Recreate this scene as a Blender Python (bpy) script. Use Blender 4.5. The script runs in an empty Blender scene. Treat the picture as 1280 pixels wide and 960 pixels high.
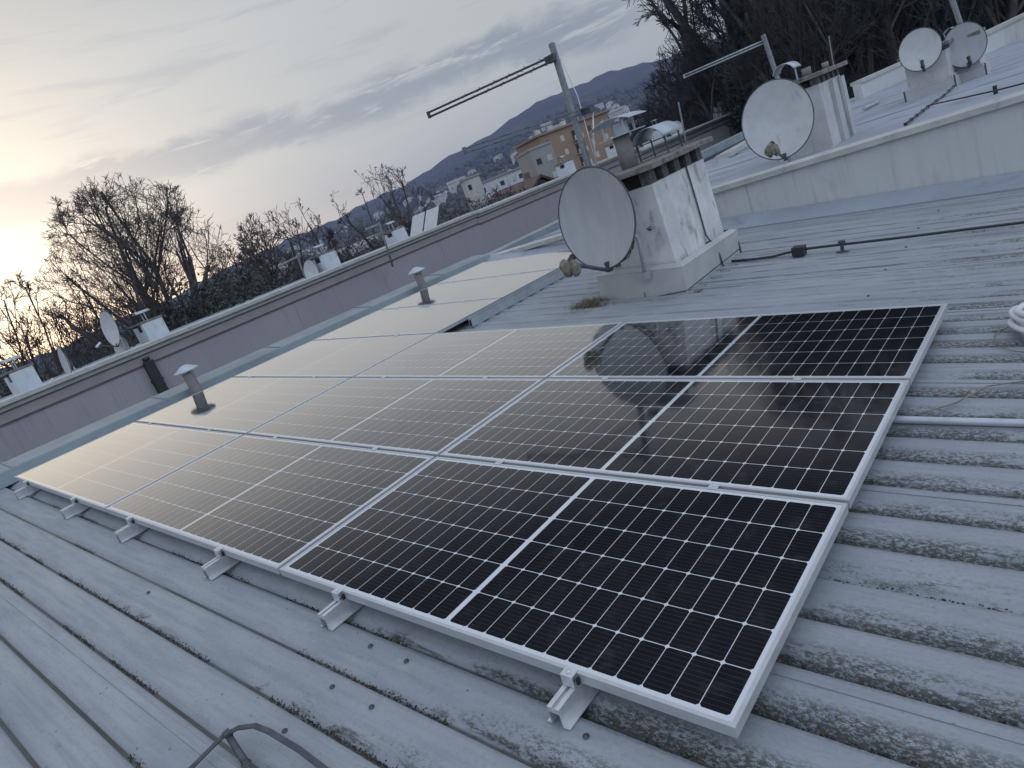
import bpy, math, random
from math import sin, cos, pi, radians
from mathutils import Matrix, Vector, Euler

S = bpy.context.scene
COL = S.collection

# ------------------------------------------------------------------ camera
CAM = Vector((0.82610488, -1.10774094, 1.37893276))
RC = ((0.72327664, 0.59454471, -0.35126556),      # camera right
      (-0.08694004, -0.42622294, -0.9004307),     # camera down
      (-0.68506374, 0.68179953, -0.25658735))     # camera forward
F = 856.59                                         # focal length, pixels of a 1280 wide picture
cd = bpy.data.cameras.new('camera')
cam = bpy.data.objects.new('camera', cd)
COL.objects.link(cam)
m = Matrix.Identity(4)
for i in range(3):
    m[i][0] = RC[0][i]; m[i][1] = -RC[1][i]; m[i][2] = -RC[2][i]; m[i][3] = CAM[i]
cam.matrix_world = m
cd.sensor_width = 36.0
cd.lens = F / 1280 * 36.0
cd.clip_start = 0.05
cd.clip_end = 6000
S.camera = cam

# ------------------------------------------------------------------ light
SUN_AZ = -78.0      # degrees from +Y, negative = towards -X (left of the picture)
SUN_EL = 7.0
sd = Vector((sin(radians(SUN_AZ)) * cos(radians(SUN_EL)), cos(radians(SUN_AZ)) * cos(radians(SUN_EL)), sin(radians(SUN_EL))))
sl = bpy.data.lights.new('sun', 'SUN')
sl.energy = 0.16
sl.angle = radians(130)
sl.color = (1.0, 0.82, 0.66)
sun = bpy.data.objects.new('sun', sl)
COL.objects.link(sun)
sun.rotation_euler = (-sd).to_track_quat('-Z', 'Y').to_euler()

S.view_settings.view_transform = 'Standard'
S.view_settings.look = 'None'
S.view_settings.gamma = 1
S.view_settings.exposure = 0.0
S.view_settings.use_curve_mapping = False
S.cycles.max_bounces = 6
S.cycles.volume_bounces = 0


class NT:
    """small helper to write node trees"""
    def __init__(s, tree):
        s.t = tree; s.n = tree.nodes; s.l = tree.links
    def new(s, kind, **kw):
        nd = s.n.new(kind)
        for k, v in kw.items(): setattr(nd, k, v)
        return nd
    def put(s, sock, v):
        if isinstance(v, bpy.types.NodeSocket): s.l.new(v, sock)
        elif v is not None: sock.default_value = v
    def math(s, op, a, b=None, c=None, clamp=False):
        nd = s.new('ShaderNodeMath', operation=op, use_clamp=clamp)
        s.put(nd.inputs[0], a)
        if b is not None: s.put(nd.inputs[1], b)
        if c is not None: s.put(nd.inputs[2], c)
        return nd.outputs[0]
    def step(s, x, a, b, lo=0.0, hi=1.0):
        nd = s.new('ShaderNodeMapRange', interpolation_type='SMOOTHSTEP')
        s.put(nd.inputs[0], x); s.put(nd.inputs[1], a); s.put(nd.inputs[2], b); s.put(nd.inputs[3], lo); s.put(nd.inputs[4], hi)
        return nd.outputs[0]
    def mix(s, fac, a, b, mode='MIX'):
        nd = s.new('ShaderNodeMix', data_type='RGBA', blend_type=mode)
        s.put(nd.inputs[0], fac)
        s.put(nd.inputs[6], (*a, 1) if isinstance(a, tuple) and len(a) == 3 else a)
        s.put(nd.inputs[7], (*b, 1) if isinstance(b, tuple) and len(b) == 3 else b)
        return nd.outputs[2]
    def noise(s, vec, scale, detail=4.0, rough=0.55, dist=0.0):
        nd = s.new('ShaderNodeTexNoise')
        s.put(nd.inputs['Vector'], vec); nd.inputs['Scale'].default_value = scale
        nd.inputs['Detail'].default_value = detail; nd.inputs['Roughness'].default_value = rough
        nd.inputs['Distortion'].default_value = dist
        return nd.outputs[0]
    def mapping(s, vec, scale=(1, 1, 1), loc=(0, 0, 0), rot=(0, 0, 0)):
        nd = s.new('ShaderNodeMapping')
        s.put(nd.inputs[0], vec); nd.inputs['Scale'].default_value = scale; nd.inputs['Location'].default_value = loc
        nd.inputs['Rotation'].default_value = rot
        return nd.outputs[0]


# ------------------------------------------------------------------ sky
W = bpy.data.worlds.new('World')
S.world = W
W.use_nodes = True
w = NT(W.node_tree)
for nd in list(w.n): w.n.remove(nd)
out = w.new('ShaderNodeOutputWorld')
sky = w.new('ShaderNodeTexSky', sky_type='NISHITA', sun_disc=False)
sky.sun_elevation = radians(SUN_EL)
sky.sun_rotation = radians(SUN_AZ)
sky.dust_density = 0.9
bg1 = w.new('ShaderNodeBackground'); bw = w.new('ShaderNodeRGBToBW'); w.l.new(sky.outputs[0], bw.inputs[0])
w.put(bg1.inputs[0], w.mix(0.38, sky.outputs[0], bw.outputs[0])); bg1.inputs[1].default_value = 0.05
tc = w.new('ShaderNodeTexCoord')
D = tc.outputs['Generated']
sx = w.new('ShaderNodeSeparateXYZ'); w.l.new(D, sx.inputs[0])
el = w.math('MULTIPLY', w.math('ARCSINE', sx.outputs[2]), 180 / pi)
az = w.math('MULTIPLY', w.math('ARCTAN2', sx.outputs[0], sx.outputs[1]), 180 / pi)
elr = w.math('DIVIDE', w.math('MAXIMUM', el, 0.0), 90.0, clamp=True)
ramp = w.new('ShaderNodeValToRGB')
w.l.new(elr, ramp.inputs[0])
cr = ramp.color_ramp
STOPS = [(0.0, (0.40, 0.415, 0.46)), (0.06, (0.45, 0.46, 0.485)), (0.115, (0.54, 0.54, 0.52)), (0.195, (0.625, 0.625, 0.61)), (0.25, (0.565, 0.565, 0.55)),
         (0.34, (0.55, 0.575, 0.61)), (0.6, (0.62, 0.74, 0.95)), (1.0, (0.64, 0.81, 1.14))]
cr.elements[0].position, cr.elements[0].color = STOPS[0][0], (*STOPS[0][1], 1)
cr.elements[1].position, cr.elements[1].color = STOPS[-1][0], (*STOPS[-1][1], 1)
for p_, c_ in STOPS[1:-1]:
    e = cr.elements.new(p_); e.color = (*c_, 1)
base = ramp.outputs[0]
dn = w.new('ShaderNodeVectorMath', operation='DOT_PRODUCT'); w.l.new(D, dn.inputs[0])
gd = Vector((sin(radians(-80)) * cos(radians(12)), cos(radians(-80)) * cos(radians(12)), sin(radians(12))))
dn.inputs[1].default_value = gd
ca = dn.outputs['Value']
warm = w.math('POWER', w.math('MAXIMUM', ca, 0.0), 26.0)
hot = w.math('POWER', w.math('MAXIMUM', ca, 0.0), 80.0)
# sky opposite the set sun, brightened and blued as added fill for walls and roof
away = w.step(ca, 0.55, -0.25)
base = w.mix(w.math('MULTIPLY', away, 0.85), base, (1.42, 1.65, 2.02))
base = w.mix(w.math('MULTIPLY', warm, 0.50), base, (0.80, 0.72, 0.55))
base = w.mix(w.math('MULTIPLY', hot, 0.5), base, (0.98, 0.86, 0.62))
# soft mottling of the overcast, drawn out along the horizon
n1 = w.noise(w.mapping(D, (1.6, 1.6, 11)), 2.0, 6, 0.6, 0.4)
base = w.mix(w.step(n1, 0.36, 0.72, 0.0, 0.35), base, (0.60, 0.595, 0.57))
n2 = w.noise(w.mapping(D, (2.2, 2.2, 22), (3, 1, 2)), 2.2, 7, 0.62, 0.6)
base = w.mix(w.step(n2, 0.52, 0.70, 0.0, 0.5), base, (0.37, 0.39, 0.44))
# the long dark cloud bank above the hills
def bank(base, c0, k, width, az0, az1, thr, amount, seed, colr):
    wob = w.noise(w.mapping(D, (5, 5, 9), (seed, 0, 0)), 1.4, 5, 0.6, 0.5)
    off = w.math('MULTIPLY', w.math('SUBTRACT', wob, 0.5), width * 2.6)
    cen = w.math('ADD', w.math('MULTIPLY', az, k), c0)
    d_ = w.math('ABSOLUTE', w.math('SUBTRACT', w.math('ADD', el, off), cen))
    mask = w.step(d_, width, width * 0.25)
    mask = w.math('MULTIPLY', mask, w.step(az, az0, az0 + 9))
    mask = w.math('MULTIPLY', mask, w.step(az, az1, az1 - 14))
    tex = w.noise(w.mapping(D, (4, 4, 34), (seed, 2, 0)), 2.6, 8, 0.66, 0.5)
    mask = w.math('MULTIPLY', mask, w.step(tex, thr, thr + 0.16))
    return w.mix(w.math('MULTIPLY', mask, amount), base, colr)
base = bank(base, 7.6, -0.050, 1.9, -82, -18, 0.34, 1.0, 4.0, (0.225, 0.25, 0.315))
base = bank(base, 6.4, -0.062, 1.25, -96, -46, 0.24, 0.9, 21.0, (0.25, 0.27, 0.33))
base = bank(base, 3.6, -0.085, 1.2, -98, -58, 0.25, 0.95, 8.0, (0.25, 0.27, 0.33))
base = bank(base, 24.0, 0.02, 1.1, -66, -38, 0.34, 0.6, 15.0, (0.34, 0.36, 0.41))
# below the horizon: dull ground colour
base = w.mix(w.step(el, 0.0, -6.0), base, (0.06, 0.065, 0.07))
bg2 = w.new('ShaderNodeBackground'); w.l.new(base, bg2.inputs[0]); bg2.inputs[1].default_value = 0.72
ad = w.new('ShaderNodeAddShader'); w.l.new(bg1.outputs[0], ad.inputs[0]); w.l.new(bg2.outputs[0], ad.inputs[1])
w.l.new(ad.outputs[0], out.inputs[0])


# ------------------------------------------------------------------ helpers
RW = Matrix(((0.9944925627484974, 0.0, 0.10480716882888248),
             (-0.0018864271680021057, 0.9998380043739528, 0.017899899498361516),
             (-0.10479019052595381, -0.017999028015746276, 0.9943314593031957)))   # roof plane -> world
RW4 = RW.to_4x4()


def ray(px, py):
    a, b = (px - 640) / F, (py - 480) / F
    return Vector([RC[0][i] * a + RC[1][i] * b + RC[2][i] for i in range(3)])

def at(px, py, depth):            # point at a given depth in front of the camera
    return CAM + ray(px, py) * depth

def at_axis(px, py, axis, val):   # point where the sight line meets x / y / z = val
    d = ray(px, py)
    return CAM + d * ((val - CAM[axis]) / d[axis])

def polar(az_, el_or_z, r, is_z=False):
    a = radians(az_)
    z = el_or_z if is_z else CAM.z + math.tan(radians(el_or_z)) * r
    return Vector((CAM.x + sin(a) * r, CAM.y + cos(a) * r, z))


class MB:
    def __init__(s):
        s.v = []; s.f = []; s.mi = []; s.sm = []
    def add(s, vs, fs, mi=0, smooth=False, M=None):
        o = len(s.v)
        if M is not None: vs = [M @ Vector(v) for v in vs]
        s.v += [tuple(v) for v in vs]
        for f in fs:
            s.f.append(tuple(i + o for i in f)); s.mi.append(mi); s.sm.append(smooth)
        return s
    def box(s, x0, x1, y0, y1, z0, z1, mi=0, M=None):
        vs = [(x0, y0, z0), (x1, y0, z0), (x1, y1, z0), (x0, y1, z0), (x0, y0, z1), (x1, y0, z1), (x1, y1, z1), (x0, y1, z1)]
        fs = [(0, 3, 2, 1), (4, 5, 6, 7), (0, 1, 5, 4), (1, 2, 6, 5), (2, 3, 7, 6), (3, 0, 4, 7)]
        return s.add(vs, fs, mi, False, M)
    def tube(s, pts, r, n=8, mi=0, caps=True, smooth=True, M=None, squash=1.0):
        pts = [Vector(p) for p in pts]
        rs = r if isinstance(r, (list, tuple)) else [r] * len(pts)
        vs = []; fs = []
        t0 = (pts[1] - pts[0]).normalized()
        up = Vector((0, 0, 1)) if abs(t0.z) < 0.9 else Vector((1, 0, 0))
        for i, p in enumerate(pts):
            if i == 0: t = pts[1] - pts[0]
            elif i == len(pts) - 1: t = pts[-1] - pts[-2]
            else: t = pts[i + 1] - pts[i - 1]
            t = t.normalized() if t.length > 1e-9 else t0
            a = t.cross(up)
            if a.length < 1e-4: a = t.cross(Vector((0, 1, 0)))
            a.normalize(); b = a.cross(t)
            up = b
            for k in range(n):
                q = 2 * pi * k / n
                vs.append(p + a * (cos(q) * rs[i]) + b * (sin(q) * rs[i] * squash))
        for i in range(len(pts) - 1):
            for k in range(n):
                k2 = (k + 1) % n
                fs.append((i * n + k, i * n + k2, (i + 1) * n + k2, (i + 1) * n + k))
        s.add(vs, fs, mi, smooth, M)
        if caps:
            o = len(s.v) - len(vs)
            s.f.append(tuple(o + k for k in reversed(range(n)))); s.mi.append(mi); s.sm.append(False)
            e = o + (len(pts) - 1) * n
            s.f.append(tuple(e + k for k in range(n))); s.mi.append(mi); s.sm.append(False)
        return s
    def lathe(s, prof, n=16, mi=0, M=None, smooth=True):
        vs = []; fs = []
        for r, z in prof:
            for k in range(n):
                q = 2 * pi * k / n
                vs.append((r * cos(q), r * sin(q), z))
        for i in range(len(prof) - 1):
            for k in range(n):
                k2 = (k + 1) % n
                fs.append((i * n + k, i * n + k2, (i + 1) * n + k2, (i + 1) * n + k))
        return s.add(vs, fs, mi, smooth, M)
    def prism(s, poly, axis, a, b, mi=0, M=None):
        """closed 2D polygon pushed along an axis (0 x: poly is y,z / 1 y: poly is x,z / 2 z: poly is x,y)"""
        n = len(poly)
        def P(u, v, t):
            return (t, u, v) if axis == 0 else ((u, t, v) if axis == 1 else (u, v, t))
        vs = [P(u, v, a) for u, v in poly] + [P(u, v, b) for u, v in poly]
        fs = [tuple(reversed(range(n))), tuple(range(n, 2 * n))]
        fs += [(i, (i + 1) % n, n + (i + 1) % n, n + i) for i in range(n)]
        return s.add(vs, fs, mi, False, M)
    def build(s, name, mats, parent=None, bevel=0.0, fix=False):
        me = bpy.data.meshes.new(name)
        me.from_pydata(s.v, [], s.f)
        mats = mats if isinstance(mats, (list, tuple)) else [mats]
        for q in mats: me.materials.append(q)
        me.polygons.foreach_set('material_index', s.mi)
        me.polygons.foreach_set('use_smooth', s.sm)
        me.update()
        if fix:
            import bmesh
            bm = bmesh.new(); bm.from_mesh(me); bmesh.ops.recalc_face_normals(bm, faces=bm.faces); bm.to_mesh(me); bm.free()
        o = bpy.data.objects.new(name, me)
        COL.objects.link(o)
        if parent is not None: o.parent = parent
        if bevel > 0:
            b = o.modifiers.new('bevel', 'BEVEL'); b.width = bevel; b.segments = 2; b.limit_method = 'ANGLE'
        return o


def tag(o, label=None, cat=None, group=None, kind=None):
    if label: o['label'] = label
    if cat: o['category'] = cat
    if group: o['group'] = group
    if kind: o['kind'] = kind
    return o

def thing(name, label, cat, loc=(0, 0, 0), group=None, rot=None):
    o = bpy.data.objects.new(name, None)
    o.empty_display_size = 0.2
    COL.objects.link(o)
    mw = rot.to_4x4() if rot is not None else Matrix.Identity(4)
    mw.translation = Vector(loc)
    o.matrix_world = mw
    return tag(o, label, cat, group)

KIDS = {}
def kids(o): return [c for c in bpy.data.objects if c.parent == o]
def copy_thing(root, mw, label, group=None):
    r = root.copy(); COL.objects.link(r); r.matrix_world = mw
    r['label'] = label
    if group: r['group'] = group
    if root.name not in KIDS: KIDS[root.name] = [(c, kids(c)) for c in kids(root)]
    for c, gs in KIDS[root.name]:
        d = c.copy(); COL.objects.link(d); d.parent = r
        for g in gs:
            h = g.copy(); COL.objects.link(h); h.parent = d
    return r

def place(loc, rz=0.0, sc=1.0):
    M_ = Matrix.Translation(Vector(loc)) @ Matrix.Rotation(rz, 4, 'Z')
    if isinstance(sc, (tuple, list)): return M_ @ Matrix.Diagonal((*sc, 1))
    return M_ @ Matrix.Diagonal((sc, sc, sc, 1))


# ------------------------------------------------------------------ materials
def mat(name, color, rough=0.6, metal=0.0, var=0.12, scale=8.0, bump=0.0, bscale=40.0, dirt=None, spec=0.5, stretch=(1, 1, 1), streak=0.0):
    mt = bpy.data.materials.new(name); mt.use_nodes = True
    t = NT(mt.node_tree); b = t.n['Principled BSDF']
    tcn = t.new('ShaderNodeTexCoord'); P = t.mapping(tcn.outputs['Object'], stretch)
    n = t.noise(P, scale, 5, 0.6)
    lo = tuple(c * (1 - var) for c in color); hi = tuple(min(1, c * (1 + var)) for c in color)
    col = t.mix(t.step(n, 0.3, 0.7), lo, hi)
    if dirt:
        dc, thr, dsc, amt = dirt
        n2_ = t.noise(t.mapping(tcn.outputs['Object'], (1, 1, 0.45)), dsc, 7, 0.68, 0.4)
        col = t.mix(t.step(n2_, thr, thr + 0.14, 0, amt), col, dc)
    if streak:
        n3_ = t.noise(t.mapping(tcn.outputs['Object'], (5, 5, 0.22)), 2.0, 6, 0.7)
        n4_ = t.noise(t.mapping(tcn.outputs['Object'], (1, 1, 1)), 0.7, 4, 0.6)
        col = t.mix(t.math('MULTIPLY', t.step(n3_, 0.5, 0.68, 0, streak), t.step(n4_, 0.35, 0.6, 0.25, 1.0)), col, tuple(c * 0.5 for c in color))
    t.put(b.inputs['Base Color'], col)
    b.inputs['Roughness'].default_value = rough; b.inputs['Metallic'].default_value = metal
    b.inputs['Specular IOR Level'].default_value = spec
    if bump > 0:
        bp = t.new('ShaderNodeBump'); bp.inputs['Strength'].default_value = bump; bp.inputs['Distance'].default_value = 0.01
        t.put(bp.inputs['Height'], t.noise(P, bscale, 6, 0.65)); t.put(b.inputs['Normal'], bp.outputs[0])
    return mt

M = {}
M['alu'] = mat('brushed_aluminium', (0.62, 0.63, 0.645), 0.38, 0.55, 0.08, 30, stretch=(1, 1, 1))
M['frame'] = mat('anodised_frame', (0.50, 0.51, 0.53), 0.42, 0.35, 0.05, 14)
M['steel'] = mat('galvanised_steel', (0.42, 0.44, 0.46), 0.5, 0.5, 0.18, 25, dirt=((0.16, 0.15, 0.14), 0.6, 9, 0.6))
M['mast'] = mat('weathered_mast', (0.15, 0.165, 0.18), 0.55, 0.3, 0.2, 25)
M['darksteel'] = mat('dark_steel', (0.075, 0.08, 0.09), 0.55, 0.3, 0.3, 20)
M['black'] = mat('black_plastic', (0.022, 0.022, 0.024), 0.5, 0, 0.2)
M['stucco'] = mat('pale_stucco', (0.50, 0.495, 0.50), 0.9, 0, 0.10, 3.5, 0.35, 60, dirt=((0.20, 0.19, 0.18), 0.60, 4.5, 0.6), streak=0.5)
M['stucco_old'] = mat('stained_stucco', (0.62, 0.61, 0.605), 0.9, 0, 0.14, 3.0, 0.6, 45, dirt=((0.27, 0.26, 0.25), 0.53, 7.5, 0.75), streak=0.28)
M['flash'] = mat('painted_flashing', (0.44, 0.445, 0.445), 0.6, 0.1, 0.09, 4, 0.1, 12, dirt=((0.2, 0.18, 0.15), 0.62, 5, 0.55))
M['ridge'] = mat('blue_grey_flashing', (0.205, 0.245, 0.265), 0.5, 0.15, 0.14, 2.2, dirt=((0.13, 0.14, 0.14), 0.62, 4, 0.5))
M['slab'] = mat('weathered_concrete', (0.19, 0.18, 0.16), 0.95, 0, 0.3, 12, 0.6, 50, dirt=((0.05, 0.05, 0.045), 0.52, 9, 0.85))
M['sootbrick'] = mat('sooty_brick', (0.115, 0.11, 0.105), 0.95, 0, 0.4, 14)
M['soot'] = mat('sooty_opening', (0.03, 0.028, 0.026), 0.95, 0, 0.5, 14)
M['fibre'] = mat('fibre_cement_pipe', (0.22, 0.21, 0.205), 0.95, 0, 0.15, 9, 0.4, 60)
M['hood'] = mat('zinc_hood', (0.45, 0.49, 0.53), 0.45, 0.25, 0.10, 8)
M['dish'] = mat('grey_dish_paint', (0.36, 0.365, 0.38), 0.55, 0, 0.07, 3.5, dirt=((0.22, 0.22, 0.23), 0.6, 5, 0.4), stretch=(3, 1, 0.6))
M['dishpale'] = mat('pale_dish_paint', (0.50, 0.51, 0.515), 0.55, 0, 0.07, 5, dirt=((0.33, 0.32, 0.31), 0.57, 8, 0.6))
M['white'] = mat('white_render', (0.56, 0.59, 0.62), 0.85, 0, 0.10, 1.4, dirt=((0.26, 0.26, 0.26), 0.60, 3.2, 0.6), streak=0.5)
M['whiteplastic'] = mat('white_plastic', (0.62, 0.63, 0.66), 0.45, 0, 0.06)
M['wallgrey'] = mat('light_grey_sheet', (0.52, 0.535, 0.53), 0.75, 0, 0.05, 0.8, 0.06, 5, dirt=((0.36, 0.36, 0.35), 0.54, 1.6, 0.6), streak=0.45)
M['coping'] = mat('pale_coping', (0.44, 0.44, 0.42), 0.6, 0.1, 0.10, 5, dirt=((0.2, 0.19, 0.17), 0.6, 6, 0.5))
M['mauve'] = mat('mauve_render', (0.335, 0.308, 0.335), 0.92, 0, 0.05, 0.35, 0.2, 20, dirt=((0.25, 0.24, 0.265), 0.55, 0.6, 0.5), streak=0.35)
M['brown'] = mat('brown_gutter', (0.16, 0.135, 0.135), 0.6, 0.1, 0.15, 2)
M['mauveband'] = mat('mauve_fascia', (0.32, 0.285, 0.30), 0.8, 0, 0.08, 1.2)
M['flatroof'] = mat('pale_membrane', (0.30, 0.325, 0.375), 0.7, 0, 0.12, 0.9, 0.15, 14, dirt=((0.17, 0.185, 0.21), 0.54, 1.1, 0.6))
M['cloth'] = mat('weathered_cloth', (0.20, 0.185, 0.145), 0.95, 0, 0.35, 25, 0.6, 30, dirt=((0.1, 0.085, 0.05), 0.56, 22, 0.7))
M['bark'] = mat('winter_bark', (0.074, 0.068, 0.064), 0.95, 0, 0.3, 3)
M['twig'] = mat('winter_twigs', (0.088, 0.072, 0.066), 0.95, 0, 0.25, 0.8)
M['twigdark'] = mat('dark_twigs', (0.042, 0.041, 0.041), 0.95, 0, 0.3, 0.8)
M['twigbrown'] = mat('brown_twigs', (0.10, 0.078, 0.06), 0.95, 0, 0.3, 0.8)
M['needle'] = mat('evergreen_needles', (0.035, 0.046, 0.040), 0.85, 0, 0.5, 1.2)
M['ivy'] = mat('dull_evergreen_leaves', (0.048, 0.055, 0.044), 0.8, 0, 0.5, 1.5)
M['hedge'] = mat('brown_winter_scrub', (0.072, 0.062, 0.050), 0.95, 0, 0.45, 1.2)
M['moss'] = mat('dried_moss', (0.055, 0.05, 0.036), 1.0, 0, 0.6, 40)
M['straw'] = mat('dry_grass', (0.17, 0.145, 0.10), 0.95, 0, 0.45, 30)
M['orange'] = mat('ochre_render', (0.30, 0.205, 0.135), 0.9, 0, 0.10, 0.15)
M['grey'] = mat('grey_render', (0.31, 0.30, 0.29), 0.9, 0, 0.08, 0.12)
M['tile'] = mat('red_brown_tiles', (0.105, 0.075, 0.062), 0.85, 0, 0.25, 1.0)
M['window'] = mat('dark_window_glass', (0.03, 0.035, 0.045), 0.12, 0, 0.2)
M['shutter'] = mat('pale_shutter', (0.5, 0.48, 0.44), 0.7, 0, 0.08)
M['stone'] = mat('pale_house_render', (0.50, 0.48, 0.45), 0.9, 0, 0.1, 0.2)
M['rope'] = mat('dull_wire', (0.20, 0.19, 0.13), 0.8, 0, 0.3, 30)


def panel_glass():
    """half cut cells, 24 x 6 with a wide centre bar, seen through low iron glass"""
    mt = bpy.data.materials.new('solar_cells'); mt.use_nodes = True
    t = NT(mt.node_tree); b = t.n['Principled BSDF']
    tcn = t.new('ShaderNodeTexCoord'); s = t.new('ShaderNodeSeparateXYZ'); t.l.new(tcn.outputs['Object'], s.inputs[0])
    x, y = s.outputs[0], s.outputs[1]
    gap = 0.0105
    px_ = (PL / 2 - 0.026 - gap) / 12; py_ = (PW - 2 * 0.028) / 6
    ax = t.math('SUBTRACT', t.math('ABSOLUTE', x), gap)
    def cellpos(v, pitch):
        q = t.math('DIVIDE', v, pitch)
        fr = t.math('FRACT', q)
        return t.math('MULTIPLY', t.math('MINIMUM', fr, t.math('SUBTRACT', 1.0, fr)), pitch)
    dx = cellpos(ax, px_)
    yy = t.math('ADD', y, PW / 2 - 0.028)
    dy = cellpos(yy, py_)
    lx = t.step(dx, 0.0015, 0.0008); ly = t.step(dy, 0.0019, 0.0011)
    dia = t.step(t.math('ADD', dx, dy), 0.0105, 0.0085)
    line = t.math('MAXIMUM', t.math('MAXIMUM', lx, ly), dia)
    inside = t.math('MULTIPLY', t.math('GREATER_THAN', ax, 0.0), t.math('LESS_THAN', ax, px_ * 12 + 0.0005))
    iny = t.math('MULTIPLY', t.math('GREATER_THAN', yy, -0.0005), t.math('LESS_THAN', yy, py_ * 6 + 0.0005))
    cell = t.math('MULTIPLY', t.math('MULTIPLY', inside, iny), t.math('SUBTRACT', 1.0, line))
    # nine fine ribbons on every cell, and a little tone difference from cell to cell
    rb = cellpos(yy, py_ / 9)
    rib = t.math('MULTIPLY', t.step(rb, 0.0009, 0.0004), 0.30)
    oi = t.new('ShaderNodeObjectInfo')
    wn = t.new('ShaderNodeTexWhiteNoise', noise_dimensions='3D')
    cb = t.new('ShaderNodeCombineXYZ')
    t.put(cb.inputs[0], t.math('FLOOR', t.math('DIVIDE', x, px_))); t.put(cb.inputs[1], t.math('FLOOR', t.math('DIVIDE', yy, py_))); t.put(cb.inputs[2], oi.outputs['Random'])
    t.l.new(cb.outputs[0], wn.inputs[0])
    cc = t.mix(wn.outputs[0], (0.0070, 0.0074, 0.0105), (0.0105, 0.0108, 0.015))
    cc = t.mix(rib, cc, (0.12, 0.12, 0.13))
    dust = t.noise(tcn.outputs['Object'], 9, 6, 0.7)
    cc = t.mix(t.step(dust, 0.5, 0.8, 0, 0.08), cc, (0.25, 0.24, 0.23))
    col = t.mix(cell, (0.62, 0.63, 0.65), cc)
    t.put(b.inputs['Base Color'], col)
    b.inputs['Roughness'].default_value = 0.8
    b.inputs['Specular IOR Level'].default_value = 0.0
    # anti reflective low iron glass: next to nothing face on, strong at a grazing angle
    lw = t.new('ShaderNodeLayerWeight'); lw.inputs['Blend'].default_value = 0.5
    fac = t.step(lw.outputs['Facing'], 0.47, 0.94, 0.012, 1.0)
    gl = t.new('ShaderNodeBsdfGlossy'); t.put(gl.inputs['Roughness'], t.step(dust, 0.3, 0.8, 0.05, 0.11))
    bp = t.new('ShaderNodeBump'); bp.inputs['Strength'].default_value = 0.02; bp.inputs['Distance'].default_value = 0.002
    t.put(bp.inputs['Height'], t.noise(tcn.outputs['Object'], 3.0, 2)); t.put(gl.inputs['Normal'], bp.outputs[0])
    ms_ = t.new('ShaderNodeMixShader'); t.put(ms_.inputs[0], fac); t.l.new(b.outputs[0], ms_.inputs[1]); t.l.new(gl.outputs[0], ms_.inputs[2])
    t.l.new(ms_.outputs[0], t.n['Material Output'].inputs['Surface'])
    return mt

PL, PW, PG = 2.094, 1.038, 0.020
M['cells'] = panel_glass()

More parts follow.
